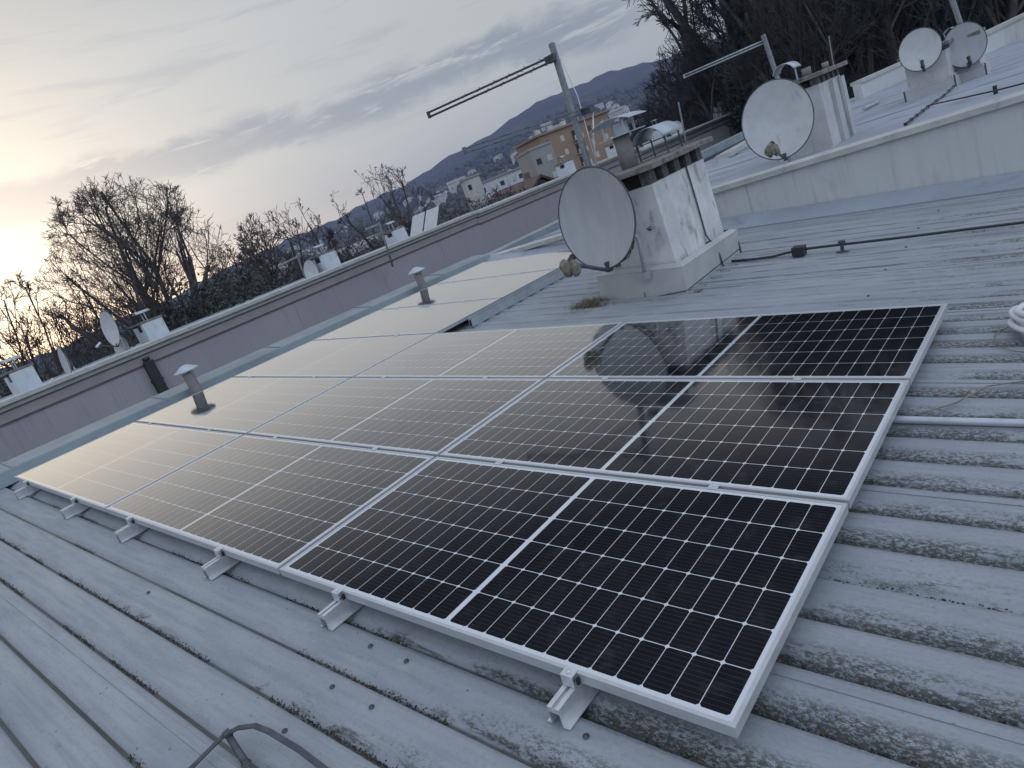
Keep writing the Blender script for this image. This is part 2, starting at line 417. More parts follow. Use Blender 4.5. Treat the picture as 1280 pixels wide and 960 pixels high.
RIB0 = 0.262      # where a crest begins, pitch 0.2
def roof_mat():
    mt = bpy.data.materials.new('weathered_roof_sheet'); mt.use_nodes = True
    t = NT(mt.node_tree); b = t.n['Principled BSDF']
    tcn = t.new('ShaderNodeTexCoord'); O = tcn.outputs['Object']
    s = t.new('ShaderNodeSeparateXYZ'); t.l.new(O, s.inputs[0])
    x, y = s.outputs[0], s.outputs[1]
    u = t.math('MULTIPLY', t.math('FRACT', t.math('DIVIDE', t.math('SUBTRACT', y, RIB0 - 2.0), 0.2)), 0.2)
    row = t.math('FLOOR', t.math('DIVIDE', t.math('SUBTRACT', y, RIB0 - 2.0), 0.2))
    wn = t.new('ShaderNodeTexWhiteNoise', noise_dimensions='1D'); t.l.new(row, wn.inputs['W'])
    rr = wn.outputs[0]
    n_big = t.noise(t.mapping(O, (0.8, 2.0, 1)), 1.6, 5, 0.6)
    n_str = t.noise(t.mapping(O, (1.2, 16, 4)), 2.0, 6, 0.65)
    n_fine = t.noise(O, 60, 5, 0.7)
    col = t.mix(t.step(n_big, 0.3, 0.7), (0.265, 0.291, 0.322), (0.325, 0.348, 0.375))
    col = t.mix(t.step(n_str, 0.42, 0.75, 0, 0.5), col, (0.205, 0.225, 0.247))
    col = t.mix(t.step(n_fine, 0.48, 0.75, 0, 0.42), col, (0.165, 0.17, 0.17))
    chalk = t.noise(t.mapping(O, (2, 7, 4), (5, 3, 1)), 3, 6, 0.7)
    col = t.mix(t.step(chalk, 0.56, 0.74, 0, 0.45), col, (0.38, 0.39, 0.39))
    # dirt and lichen: little on the upper left, heavy lower down the slope to the right
    side = t.step(x, -2.2, 0.6, 0.10, 1.0)
    back = t.step(y, 1.0, 4.6, 1.0, 0.72)
    heavy = t.math('MULTIPLY', side, back)
    n_d = t.noise(t.mapping(O, (2.2, 9.0, 4), (1, 7, 0)), 2.4, 9, 0.76, 0.6)
    n_dd = t.noise(t.mapping(O, (14, 30, 14)), 4.0, 7, 0.8)
    rel = t.math('SUBTRACT', u, 0.108)
    trough = t.step(t.math('ABSOLUTE', t.math('SUBTRACT', rel, 0.008)), 0.036, 0.010)
    wide = t.step(t.math('ABSOLUTE', t.math('SUBTRACT', u, 0.135)), 0.075, 0.02)
    patch = t.step(t.noise(t.mapping(O, (0.55, 1.6, 1), (9, 4, 2)), 1.8, 4, 0.6), 0.33, 0.66, -0.19, 0.15)
    thr = t.math('SUBTRACT', t.math('SUBTRACT', 0.70, t.math('MULTIPLY', heavy, 0.37)), t.math('MULTIPLY', patch, heavy))
    thr = t.math('SUBTRACT', thr, t.math('MULTIPLY', t.math('SUBTRACT', rr, 0.5), 0.24))
    d1 = t.math('MULTIPLY', t.step(t.math('SUBTRACT', n_d, thr), -0.05, 0.10), trough)
    d2 = t.math('MULTIPLY', t.step(t.math('SUBTRACT', n_d, t.math('ADD', thr, 0.06)), -0.02, 0.12), wide)
    d2 = t.math('MULTIPLY', d2, t.step(n_dd, 0.45, 0.55))
    col = t.mix(t.math('MULTIPLY', d2, 0.95), col, (0.052, 0.049, 0.042))
    col = t.mix(t.math('MULTIPLY', d1, t.step(n_dd, 0.42, 0.54, 0.35, 1.0)), col, (0.024, 0.022, 0.017))
    gran = t.noise(t.mapping(O, (0.7, 1, 1), (3, 3, 3)), 95, 5, 0.75)
    gz = t.math('MULTIPLY', t.math('MULTIPLY', wide, heavy), t.step(t.math('SUBTRACT', n_d, thr), -0.10, 0.08))
    gz = t.math('MULTIPLY', gz, t.step(t.noise(t.mapping(O, (1.1, 3.2, 1), (4, 9, 1)), 2.2, 5, 0.65), 0.40, 0.60, 0.12, 1.0))
    col = t.mix(t.math('MULTIPLY', gz, t.step(gran, 0.50, 0.57, 0, 0.9)), col, (0.028, 0.026, 0.021))
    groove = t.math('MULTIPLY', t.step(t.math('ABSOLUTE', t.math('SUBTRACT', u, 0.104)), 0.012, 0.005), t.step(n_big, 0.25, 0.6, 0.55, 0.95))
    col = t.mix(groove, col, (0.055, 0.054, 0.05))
    rise_shade = t.math('MULTIPLY', t.step(t.math('ABSOLUTE', t.math('SUBTRACT', u, 0.184)), 0.020, 0.007), t.step(t.noise(t.mapping(O, (0.9, 5, 1), (2, 8, 3)), 3.0, 7, 0.7), 0.36, 0.60))  # thin shadow line painted into the colour near the top of each rising face
    rise_shade = t.math('MULTIPLY', t.math('MULTIPLY', rise_shade, t.step(y, 1.6, 3.2, 0.12, 0.95)), t.step(rr, 0.1, 0.9, 0.4, 1.0))
    col = t.mix(rise_shade, col, (0.075, 0.073, 0.068))
    # grimy film, faint, over the lower right
    film = t.math('MULTIPLY', t.math('MULTIPLY', heavy, t.step(n_dd, 0.45, 0.75)), 0.38)
    col = t.mix(film, col, (0.16, 0.16, 0.15))
    # specks
    vo = t.new('ShaderNodeTexVoronoi'); t.put(vo.inputs['Vector'], O); vo.inputs['Scale'].default_value = 19
    gate = t.new('ShaderNodeSeparateColor'); t.l.new(vo.outputs['Color'], gate.inputs[0])
    spk = t.math('MULTIPLY', t.step(vo.outputs['Distance'], 0.12, 0.05), t.math('GREATER_THAN', gate.outputs[0], 0.72))
    col = t.mix(t.math('MULTIPLY', spk, 0.75), col, (0.06, 0.058, 0.05))
    t.put(b.inputs['Base Color'], col)
    t.put(b.inputs['Roughness'], t.step(n_str, 0.3, 0.7, 0.48, 0.66))
    b.inputs['Metallic'].default_value = 0.08
    bp = t.new('ShaderNodeBump'); bp.inputs['Strength'].default_value = 0.35; bp.inputs['Distance'].default_value = 0.006
    h = t.math('ADD', t.math('MULTIPLY', t.noise(t.mapping(O, (2, 6, 3)), 3, 3), 1.2), t.math('ADD', t.math('MULTIPLY', n_fine, 0.22), t.math('MULTIPLY', d1, 0.7)))
    t.put(bp.inputs['Height'], h); t.put(b.inputs['Normal'], bp.outputs[0])
    return mt
M['roof'] = roof_mat()

def ground_mat():
    mt = bpy.data.materials.new('winter_ground'); mt.use_nodes = True
    t = NT(mt.node_tree); b = t.n['Principled BSDF']
    tcn = t.new('ShaderNodeTexCoord'); O = tcn.outputs['Object']
    n = t.noise(O, 0.012, 8, 0.65); n2_ = t.noise(O, 0.09, 6, 0.7)
    col = t.mix(t.step(n, 0.35, 0.65), (0.045, 0.045, 0.038), (0.085, 0.075, 0.062))
    col = t.mix(t.step(n2_, 0.4, 0.7, 0, 0.6), col, (0.038, 0.043, 0.036))
    t.put(b.inputs['Base Color'], col); b.inputs['Roughness'].default_value = 1.0
    b.inputs['Specular IOR Level'].default_value = 0.1
    return mt
M['ground'] = ground_mat()
GZ = -9.0

# ------------------------------------------------------------------ terrain: town basin and the hill behind
CREST = [(-180, 1.0), (-100, 0.8), (-76, 1.1), (-66, 1.7), (-61, 2.35), (-56, 2.6), (-52, 2.9), (-48, 3.25), (-44.8, 3.75), (-41, 4.3), (-37, 5.0), (-34, 5.45),
         (-30, 5.35), (-26, 4.9), (-23, 4.45), (-15, 4.6), (-5, 4.2), (10, 3.0), (40, 1.5), (180, 1.0)]
def crest(a):
    for (a0, e0), (a1, e1) in zip(CREST, CREST[1:]):
        if a0 <= a <= a1:
            return e0 + (e1 - e0) * (a - a0) / (a1 - a0)
    return 1.0
def terrain_z(a, r):
    zc = CAM.z + math.tan(radians(crest(a))) * 1500
    wob = 2.2 * sin(a * 0.9 + r * 0.006) + 1.6 * sin(a * 2.3 + 1.0) + 1.0 * sin(a * 5.1 + r * 0.013)
    if r < 200: return GZ
    if r <= 1500:
        t_ = (r - 200) / 1300
        return GZ + (zc - GZ) * t_ ** 1.55 + wob * min(1, t_ * 3)
    return zc + wob - (r - 1500) * 0.06
mb = MB()
AZ = [-180 + 4 * i for i in range(24)] + [-84 + 0.6 * i for i in range(200)] + [36 + 4 * i for i in range(37)]
RR = [0.5, 15, 60, 120, 200, 280, 380, 500, 640, 800, 960, 1120, 1280, 1400, 1500, 1560, 1700]
vs = [polar(a, terrain_z(a, r), r, True) for r in RR for a in AZ]
na = len(AZ); fs = []
for i in range(len(RR) - 1):
    for j in range(na):
        j2 = (j + 1) % na
        fs.append((i * na + j, (i + 1) * na + j, (i + 1) * na + j2, i * na + j2))
mb.add(vs, fs, 0, True)
tag(mb.build('ground', M['ground']), kind='structure')

# ------------------------------------------------------------------ our own building: ribbed metal roof
bld = thing('apartment_building', 'long building under the weathered ribbed metal roof that carries the solar panels', 'building', (0, 0, 0))
XA, XB, YA = -6.74, 7.5, -5.0
YB = 6.86
prof = []
k0 = int(math.floor((YA - RIB0) / 0.2)); k1 = int(math.ceil((YB - RIB0) / 0.2))
ZC, ZT = -0.104, -0.138
for k in range(k0, k1):
    y0 = RIB0 + 0.2 * k
    prof += [(y0, ZC - .0012), (y0 + .03, ZC), (y0 + .065, ZC), (y0 + .084, ZC - .0035), (y0 + .094, ZC - .020), (y0 + .100, ZT), (y0 + .108, ZT), (y0 + .118, ZT + .007), (y0 + .15, ZT + .021), (y0 + .182, ZC - .0045)]
prof = [p for p in prof if p[0] <= YB + 0.03]
mb = MB()
xs = [XA + (XB - XA) * i / 40 for i in range(41)]
rnd = random.Random(5)
vs = []
for x in xs:
    for y, z in prof:
        vs.append((x, y, z + rnd.uniform(-1, 1) * 0.0008))
npf = len(prof)
fs = [(i * npf + j, (i + 1) * npf + j, (i + 1) * npf + j + 1, i * npf + j + 1) for i in range(40) for j in range(npf - 1)]
mb.add(vs, fs, 0, True)
for k in range(k0 + 2, k1 - 1, 5):      # side laps: the edge of the next sheet lies on a crest
    y0 = RIB0 + 0.2 * k
    mb.prism([(y0 + 0.034, ZC + 0.0006), (y0 + 0.066, ZC + 0.0006), (y0 + 0.066, ZC + 0.0026), (y0 + 0.034, ZC + 0.0030)], 0, XA, XB)
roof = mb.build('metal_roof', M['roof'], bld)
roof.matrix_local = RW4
# screws with washers on the crests
def screw_mesh():
    q = MB()
    q.lathe([(0.0, 0.001), (0.010, 0.001), (0.010, 0.0025), (0.0055, 0.003), (0.0055, 0.007), (0.0, 0.008)], 10)
    return q
scr = None
rnd = random.Random(11)
spots = []
for (px, py) in ((429, 847), (373, 899), (449, 900), (478, 795), (500, 835), (180, 745), (740, 911)):
    d = ray(px, py); n = RW @ Vector((0, 0, 1))
    t_ = (ZC - (RW.inverted() @ CAM).z) / ((RW.inverted() @ d).z)
    p = RW.inverted() @ (CAM + d * t_)
    k = round((p.y - RIB0 - 0.047) / 0.2)
    spots.append((p.x, RIB0 + 0.2 * k + 0.03))
for k in range(17, 32, 3):
    for xx in (0.85, -0.55):
        spots.append((xx + rnd.uniform(-.1, .1), RIB0 + 0.2 * k + 0.05))
for x, y in spots:
    if scr is None:
        scr = screw_mesh().build('roof_screw', M['darksteel'], bld); o = scr
    else:
        o = scr.copy(); COL.objects.link(o)
    o.matrix_local = RW4 @ Matrix.Translation((x, y, ZC + 0.002))

# walls below the roof and the ridge flashing along its upper (left) edge
mb = MB()
def rp(x, y, z): return RW @ Vector((x, y, z))
a_, b_, c_, d_ = rp(XA + .1, YA + .1, -.3), rp(XB - .1, YA + .1, -.3), rp(XB - .1, YB + 0.1, -.3), rp(XA + .1, YB + 0.1, -.3)
low = [Vector((p.x, p.y, GZ)) for p in (a_, b_, c_, d_)]
mb.add([a_, b_, c_, d_] + low, [(0, 1, 2, 3), (0, 4, 5, 1), (1, 5, 6, 2), (2, 6, 7, 3), (3, 7, 4, 0)])
mb.build('facade_wall', M['wallgrey'], bld)
mb = MB()
pr = [(-6.56, -0.10), (-6.60, 0.015), (-6.62, 0.022), (-6.93, 0.034), (-6.97, 0.028), (-7.02, -0.10), (-7.02, -0.34), (-6.74, -0.34), (-6.74, -0.16)]
mb.prism(pr, 1, YA, 6.80)
for k in range(8):      # folded seams
    y = -4.2 + 1.42 * k
    mb.prism([(-6.595, 0.004), (-6.612, 0.031), (-6.935, 0.043), (-6.96, 0.037), (-6.955, 0.020), (-6.62, 0.010)], 1, y, y + 0.018)
rd = mb.build('ridge_flashing', M['ridge'], bld, fix=True); rd.matrix_local = RW4
# the small step where the sheets end against the higher block
mb = MB()
mb.prism([(6.60, ZC + 0.003), (6.852, 0.0), (6.852, -0.2), (6.60, -0.2)], 0, XA + .05, XB)
fl = mb.build('wall_flashing', M['flatroof'], bld); fl.matrix_local = RW4

# ------------------------------------------------------------------ higher block behind (grey wall with pale coping)
blk = thing('terraced_block', 'higher light grey block whose blank wall ends the ribbed roof', 'building', (0, 6.86, 0))
ZW = 0.545
mb = MB()
mb.box(-6.80, 9.5, 0.004, 0.10, GZ, ZW - 0.03)
mb.box(9.40, 9.5, 0.10, 22, GZ, ZW - 0.12)
mb.build('blank_wall', M['wallgrey'], blk)
for x in (-5.2, -2.45, 0.95, 3.6, 6.4):
    mb = MB(); mb.box(x, x + 0.012, -0.001, 0.0035, -1.4, ZW - 0.06); mb.build('wall_joint', M['flash'], blk)
mb = MB()
mb.prism([(-0.045, ZW - 0.045), (-0.035, ZW - 0.045), (-0.035, ZW - 0.004), (-0.02, ZW + 0.002), (0.13, ZW + 0.012), (0.15, ZW), (0.15, ZW - 0.06), (0.10, ZW - 0.06), (0.10, ZW - 0.026), (-0.03, ZW - 0.026), (-0.03, ZW - 0.06), (-0.045, ZW - 0.06)], 0, -6.86, 9.6)
mb.build('coping', M['coping'], blk, fix=True)
for i in range(8):
    x = -5.9 + 1.95 * i
    mb = MB(); mb.prism([(-0.048, ZW - 0.048), (-0.048, ZW - 0.002), (-0.022, ZW + 0.0045), (0.13, ZW + 0.0145), (0.153, ZW + .002), (0.153, ZW - 0.03), (0.13, ZW + 0.009), (-0.02, ZW - 0.001), (-0.036, ZW - 0.008), (-0.036, ZW - 0.048)], 0, x, x + 0.035); mb.build('coping_joint', M['steel'], blk, fix=True)
mb = MB()
vs = []; nx, ny = 24, 20
def uz(x, y): return ZW - 0.07 - 0.02 * y - 0.014 * (x + 6.8) * 0.4
for j in range(ny + 1):
    for i in range(nx + 1):
        x = -6.95 + 16.4 * i / nx; y = 0.10 + 19 * j / ny
        vs.append((x, y, uz(x, y) + 0.02 * sin(x * 1.3 + y * 0.7) * 0.4))
mb.add(vs, [(j * (nx + 1) + i, j * (nx + 1) + i + 1, (j + 1) * (nx + 1) + i + 1, (j + 1) * (nx + 1) + i) for j in range(ny) for i in range(nx)], 0, True)
mb.build('membrane_roof', M['flatroof'], blk)
for i in range(4):
    y = 1.3 + 3.1 * i
    mb = MB(); n_ = 24; vs = []
    for k in range(n_ + 1):
        x = -6.7 + 15.9 * k / n_
        for dy_, dz_ in ((0, 0.0), (0.015, .005), (0.075, .005), (0.09, 0.0)): vs.append((x, y + dy_, uz(x, y + dy_) + dz_ + .010))
    mb.add(vs, [(4 * k + j, 4 * k + 4 + j, 4 * k + 5 + j, 4 * k + 1 + j) for k in range(n_) for j in range(3)]); mb.build('roof_seam', M['flatroof'], blk, fix=True)
mb = MB()
mb.prism([(-6.80, ZW - 0.16), (-6.80, ZW + 0.0), (-7.1, ZW + 0.01), (-7.14, ZW - 0.3), (-7.0, ZW - 0.3)], 1, 0.16, 19.4)
mb.build('edge_flashing', M['ridge'], blk, fix=True)

# ------------------------------------------------------------------ row of buildings on the left, across the gap
XP = -16.0
def long_block(label, y0, y1, zt, steps):
    o = thing('apartment_block', label, 'building', (XP, y0, 0))
    L = y1 - y0
    q = MB(); q.box(-10, 0, 0, L, GZ, zt - 0.46); q.build('rendered_wall', M['mauve'], o)
    q = MB(); q.box(-10.0, 0.03, 0, L, zt - 0.458, zt - 0.425); q.box(-10.0, 0.06, 0, L, zt - 0.235, zt - 0.20); q.build('gutter', M['brown'], o)
    q = MB(); q.box(-10.0, 0.05, 0, L, zt - 0.423, zt - 0.237); q.build('fascia', M['mauveband'], o)
    q = MB(); q.prism([(-0.28, zt - 0.198), (0.10, zt - 0.198), (0.10, zt - 0.11), (0.20, zt - 0.10), (0.20, zt - 0.02), (0.17, zt), (-0.28, zt + 0.006)], 1, 0, L); q.build('coping', M['coping'], o, fix=True)
    for k in range(int(L / 2.4)):
        y = 0.8 + 2.4 * k
        q = MB(); q.prism([(0.198, zt - 0.105), (0.204, zt - 0.105), (0.204, zt - 0.018), (0.172, zt + 0.005), (0.0, zt + .007), (0.0, zt + .001)], 1, y, y + 0.05); q.build('coping_joint', M['steel'], o, fix=True)
    q = MB(); q.add([(-0.28, 0, zt - 0.01), (-0.28, L, zt - 0.01), (-10, L, zt - 0.10), (-10, 0, zt - 0.10)], [(0, 3, 2, 1)]); q.box(-10, -9.9, 0, L, zt - .3, zt - .06); q.build('roof', M['flatroof'], o)
    return o
zA = at_axis(250, 402, 0, XP + 0.2).z
bA = long_block('long mauve block on the left with a dark downpipe and pale roof edge', -14, at_axis(593, 267, 0, XP).y, zA, 0)
yA1 = at_axis(593, 267, 0, XP).y
zB = at_axis(650, 243, 0, XP + 0.2).z
bB = long_block('mauve block behind the big grey dish, its roof edge a step higher', yA1 + 0.002, 29, zB + 0.02, 0)
zC = at_axis(800, 188, 0, XP + .2).z
bC = long_block('greyer far block of the left row, behind the chimney caps', 29.01, 62, zC, 0)
for c in kids(bC):
    if c.name.startswith('rendered_wall'): c.data.materials[0] = M['wallgrey']
# downpipe
q = MB(); p = at_axis(186, 447, 0, XP + 0.28)
q.box(-0.105, 0.105, 0.02, 0.16, -6.5, -0.02); q.tube([(0, 0.09, 0.0), (0, 0.09, 0.08)], 0.08, 8)
q.box(-0.125, 0.125, 0.0, 0.165, -0.52, -0.47)
dpn = q.build('downpipe', M['black'], bA)
dpn.matrix_local = Matrix.Translation((0.0, p.y + 14, p.z - 0.05)) @ Matrix.Rotation(-pi / 2, 4, 'Z')

# parapets of the terraces farther along on the right
def parapet(label, P0, P1, h):
    o = thing('parapet_wall', label, 'wall', P0)
    d = P1 - P0; L = math.hypot(d.x, d.y); ang = math.atan2(d.y, d.x); T = Matrix.Rotation(ang, 4, 'Z')
    q = MB(); q.box(0, L, -0.12, 0.12, -h, -0.05, M=T); q.build('upstand', M['wallgrey'], o)
    q = MB(); q.box(0, L, -0.17, 0.17, -0.048, 0.05, M=T); q.build('coping', M['coping'], o)
    return o
def at_z(px, py, z): return at_axis(px, py, 2, z)
parapet('pale parapet beyond the roof, between the second and third chimneys', at_z(1070, 104, 0.62), at_z(1140, 73, 0.62), 2.2)
parapet('cream topped parapet at the upper right, beyond the two dishes', at_z(1222, 46.5, 0.62), at_z(1310, 4, 0.62), 2.2)
parapet('low parapet beside the railing, left of the second dish', at_z(903, 196, 0.40), at_z(940, 175, 0.40), 0.5)

# ------------------------------------------------------------------ solar panels
FH = 0.035
def make_panel(loc, label):
    o = thing('solar_module', label, 'solar panel', loc, 'solar panels laid on the roof in rows of three', RW)
    q = MB()
    hx, hy, lip = PL / 2, PW / 2, 0.0125
    # mitred frame: four bars with a lip round the glass, standing 1.5 mm proud of it
    def bar(p0, p1, q1, q0):      # outer p0-p1, inner q1-q0
        o_ = [(*p, -FH) for p in (p0, p1, q1, q0)] + [(*p, 0.0) for p in (p0, p1, q1, q0)]
        q.add(o_, [(0, 3, 2, 1), (4, 5, 6, 7), (0, 1, 5, 4), (1, 2, 6, 5), (2, 3, 7, 6), (3, 0, 4, 7)])
    A = [(-hx, -hy), (hx, -hy), (hx, hy), (-hx, hy)]
    B = [(-hx + lip, -hy + lip), (hx - lip, -hy + lip), (hx - lip, hy - lip), (-hx + lip, hy - lip)]
    for i in range(4):
        j = (i + 1) % 4
        bar(A[i], A[j], B[j], B[i])
    q.build('frame', M['frame'], o)
    q = MB(); q.box(-hx + lip + .0006, hx - lip - .0006, -hy + lip + .0006, hy - lip - .0006, -0.0065, -0.0018)
    q.build('glass_sheet', M['cells'], o)
    q = MB(); q.box(-hx + .03, hx - .03, -hy + .03, hy - .03, -0.012, -0.0075); q.build('back_sheet', M['whiteplastic'], o)
    return o
def pc(c, r): return RW @ Vector((-(c * (PL + PG) + PL / 2), r * (PW + PG) + PW / 2, 0))
PLAB = {
    (0, 0): 'black solar panel at the near right corner of the array, largest and clearest cells',
    (1, 0): 'front row solar panel in the middle, half dark and half greyed by the sky',
    (2, 0): 'front row solar panel at the far left corner, glowing cream with reflected sky',
    (0, 1): 'dark solar panel right behind the nearest one, second from the front along the right edge',
    (1, 1): 'greyish solar panel at the centre of the three by three field',
    (2, 1): 'pale shining solar panel with the nearer roof vent behind its left edge',
    (0, 2): 'solar panel at the back right corner, holding the black reflection of the chimney',
    (1, 2): 'grey solar panel in the third row between the dark one and the bright strip',
    (2, 2): 'pale solar panel at the left end of the third row',
    (2, 3): 'first solar panel of the single strip running back, beside bare roof ribs',
    (2, 4): 'middle solar panel of the single strip, the far vent behind its left edge',
    (2, 5): 'last and farthest solar panel of the strip, next to the big dish'}
proto = None
for (c, r), lab in PLAB.items():
    if proto is None: proto = make_panel(pc(c, r), lab)
    else:
        T = RW.to_4x4(); T.translation = pc(c, r)
        copy_thing(proto, T, lab)

# mounting rails under the panels, their sawn ends standing out at the front
RAILX = [(-0.495, 3, 'nearest mounting rail, under the dark front right panel'), (-1.64, 3, 'mounting rail left of the nearest one, second rail end from the right'),
         (-2.645, 3, 'third rail end from the right, under the middle front panel'), (-3.78, 3, 'fourth rail end from the right, small and bright'),
         (-4.79, 6, 'fifth rail end from the right, under the pale front panel'), (-5.95, 6, 'last rail end at the far left corner of the array')]
for rx, rows, lab in RAILX:
    L = rows * (PW + PG)
    o = thing('mounting_rail', lab, 'mounting rail', RW @ Vector((rx, 0, ZC)), 'aluminium rails under the solar panels', RW)
    h = -FH - ZC - 0.001
    def railprof(q, y0, y1):
        # open profile: two walls, flanged feet, slotted head
        wv = 0.0215
        poly = [(-wv, 0.007), (-wv, h), (-0.006, h), (-0.006, h - 0.010), (-0.0035, h - 0.010), (-0.0035, h - 0.0145), (0.0035, h - 0.0145), (0.0035, h - 0.010), (0.006, h - 0.010), (0.006, h), (wv, h), (wv, 0.007), (wv + 0.022, 0.007), (wv + 0.022, 0.0035), (wv - 0.003, 0.0035), (wv - 0.003, h - 0.018), (-wv + 0.003, h - 0.018), (-wv + 0.003, 0.0035), (-wv - 0.016, 0.0035), (-wv - 0.016, 0.007)]
        q.prism(poly, 1, y0, y1)
    q = MB(); railprof(q, -0.112, L + 0.05); q.build('rail_profile', M['alu'], o, fix=True)
    def clamp(y, end):
        q = MB(); zt = FH + h
        if end:
            q.box(-0.021, 0.021, -0.0265, 0.009, zt + 0.0015, zt + 0.0055)
            q.box(-0.021, 0.021, -0.0265, -0.0225, h + 0.0015, zt + 0.0013)
            q.lathe([(0, zt + 0.013), (0.006, zt + 0.013), (0.0065, zt + 0.006)], 8, M=Matrix.Translation((0.0, -0.011, 0)))
            Mx = Matrix.Translation((0, y, 0))
        else:
            q.box(-0.020, 0.020, -0.021, 0.021, zt + 0.0015, zt + 0.0045)
            q.lathe([(0, zt + 0.011), (0.006, zt + 0.011), (0.0065, zt + 0.005)], 8)
            Mx = Matrix.Translation((0, y, 0))
        c = q.build('panel_clamp', M['alu'], o); c.matrix_local = Mx
        return c
    clamp(0, True)
    for r in range(1, rows): clamp(r * (PW + PG) - PG / 2, False)
    # dark rubber end stop beside the clamp
    q = MB(); q.box(0.0225, 0.029, -0.014, -0.002, h + 0.004, h + 0.026); q.build('end_stop', M['black'], o)

# upright sheet strip beside the strip of panels (rows four and five)
o = thing('metal_channel', 'pale metal channel lying on the ribs beside the far strip of panels', 'metal channel', RW @ Vector((-4.14, 3 * (PW + PG) + 0.30, ZC)), None, RW)
q = MB(); q.prism([(-0.035, 0.001), (-0.035, 0.098), (-0.030, 0.098), (-0.030, 0.006), (0.0, 0.006), (0.0, 0.080), (0.004, 0.080), (0.004, 0.001)], 1, 0.12, 2.55); q.build('channel_profile', M['hood'], o, fix=True)
q = MB(); q.box(-0.028, -0.002, 0.12, 0.126, 0.008, 0.076); q.build('end_cap', M['black'], o)

# ------------------------------------------------------------------ roof vents on the ridge
def vent(label, pa, pb_):
    XV = -6.45
    top_ = at_axis(*pb_, 0, XV); mid = at_axis(*pa, 0, XV)
    yv = (top_.y + mid.y) / 2
    d = Vector((XV, yv, (RW @ Vector((XV, yv, ZC))).z)); h = top_.z - d.z - 0.06
    o = thing('roof_vent', label, 'vent', d, 'vent pipes by the ridge')
    q = MB(); q.lathe([(0.0, -0.02), (0.085, -0.02), (0.08, 0.0), (0.062, 0.012), (0.058, 0.03), (0.056, h)], 18); q.build('vent_pipe', M['fibre'], o)
    for k in range(3):
        a = 2 * pi * k / 3 + 0.4
        q = MB(); q.box(-0.006, 0.006, -0.003, 0.003, h - 0.03, h + 0.045, M=Matrix.Translation((cos(a) * 0.058, sin(a) * 0.058, 0))); q.build('cap_bracket', M['steel'], o)
    q = MB(); q.lathe([(0.0, h + 0.088), (0.03, h + 0.084), (0.125, h + 0.032), (0.128, h + 0.022), (0.122, h + 0.022), (0.03, h + 0.072), (0.0, h + 0.076)], 20); q.build('rain_cap', M['hood'], o)
    return o
vent('nearer vent pipe with a conical cap, in front of the mauve wall', (243, 486), (232, 459))
vent('farther vent pipe with a conical cap, by the last panels of the strip', (528, 360), (520.5, 336))

# ------------------------------------------------------------------ chimneys
def arch_hood(q, r, L, n=12, th=0.006, M_=None, span=pi):
    vs = []; fs = []
    for rr in (r, r - th):
        for i in range(n + 1):
            a = (pi - span) / 2 + span * i / n
            for y in (-L / 2, L / 2): vs.append((rr * cos(a), y, rr * sin(a)))
    W2 = 2 * (n + 1)
    for i in range(n):
        fs.append((2 * i, 2 * i + 1, 2 * i + 3, 2 * i + 2)); fs.append((W2 + 2 * i, W2 + 2 * i + 2, W2 + 2 * i + 3, W2 + 2 * i + 1))
        fs.append((2 * i, 2 * i + 2, W2 + 2 * i + 2, W2 + 2 * i)); fs.append((2 * i + 1, W2 + 2 * i + 1, W2 + 2 * i + 3, 2 * i + 3))
    fs += [(0, W2, W2 + 1, 1), (2 * n, 2 * n + 1, W2 + 2 * n + 1, W2 + 2 * n)]
    q.add(vs, fs, 0, True, M_)

def chimney(label, loc, sx, sy, h, gap, slab_over, wall, group=None, below=0.6, flue=True, thick=0.055):
    """loc: front right corner of the body at roof level; body runs to -x and +y"""
    o = thing('chimney', label, 'chimney', loc, group)
    q = MB(); q.box(-sx, 0, 0, sy, -below, h)
    b = q.build('chimney_body', wall, o, bevel=0.006)
    q = MB(); q.box(-sx * 0.80, -sx * 0.20, sy * 0.06, sy * 0.94, h + 0.001, h + gap * 0.85); q.build('flue_opening', M['soot'], o)
    pier = None
    for i in range(2):
        for j in range(5):
            x = (-sx + 0.005, -0.105)[i]; y = 0.005 + (sy - 0.11) * j / 4
            if pier is None:
                q = MB(); q.box(0, 0.10, 0, 0.10, h + 0.0015, h + gap - 0.001); pier = pk = q.build('brick_pier', M['sootbrick'], o)
            else:
                pk = pier.copy(); COL.objects.link(pk)
            pk.location = (x, y, 0)
    q = MB(); q.box(-sx - slab_over, slab_over, -slab_over, sy + slab_over, h + gap, h + gap + thick); q.build('cap_slab', M['slab'], o, bevel=0.008)
    return o

CX, CY = -2.165, 4.315                     # corner of the big chimney
rz = (RW @ Vector((CX, CY, ZC))).z
ch = chimney('big stained white chimney behind the large grey dish, in the middle of the roof', (CX, CY, rz), 0.72, 1.08, 0.95, 0.12, 0.10, M['stucco_old'], thick=0.05)
ZS = rz + 0.95 + 0.12 + 0.05             # top of its slab
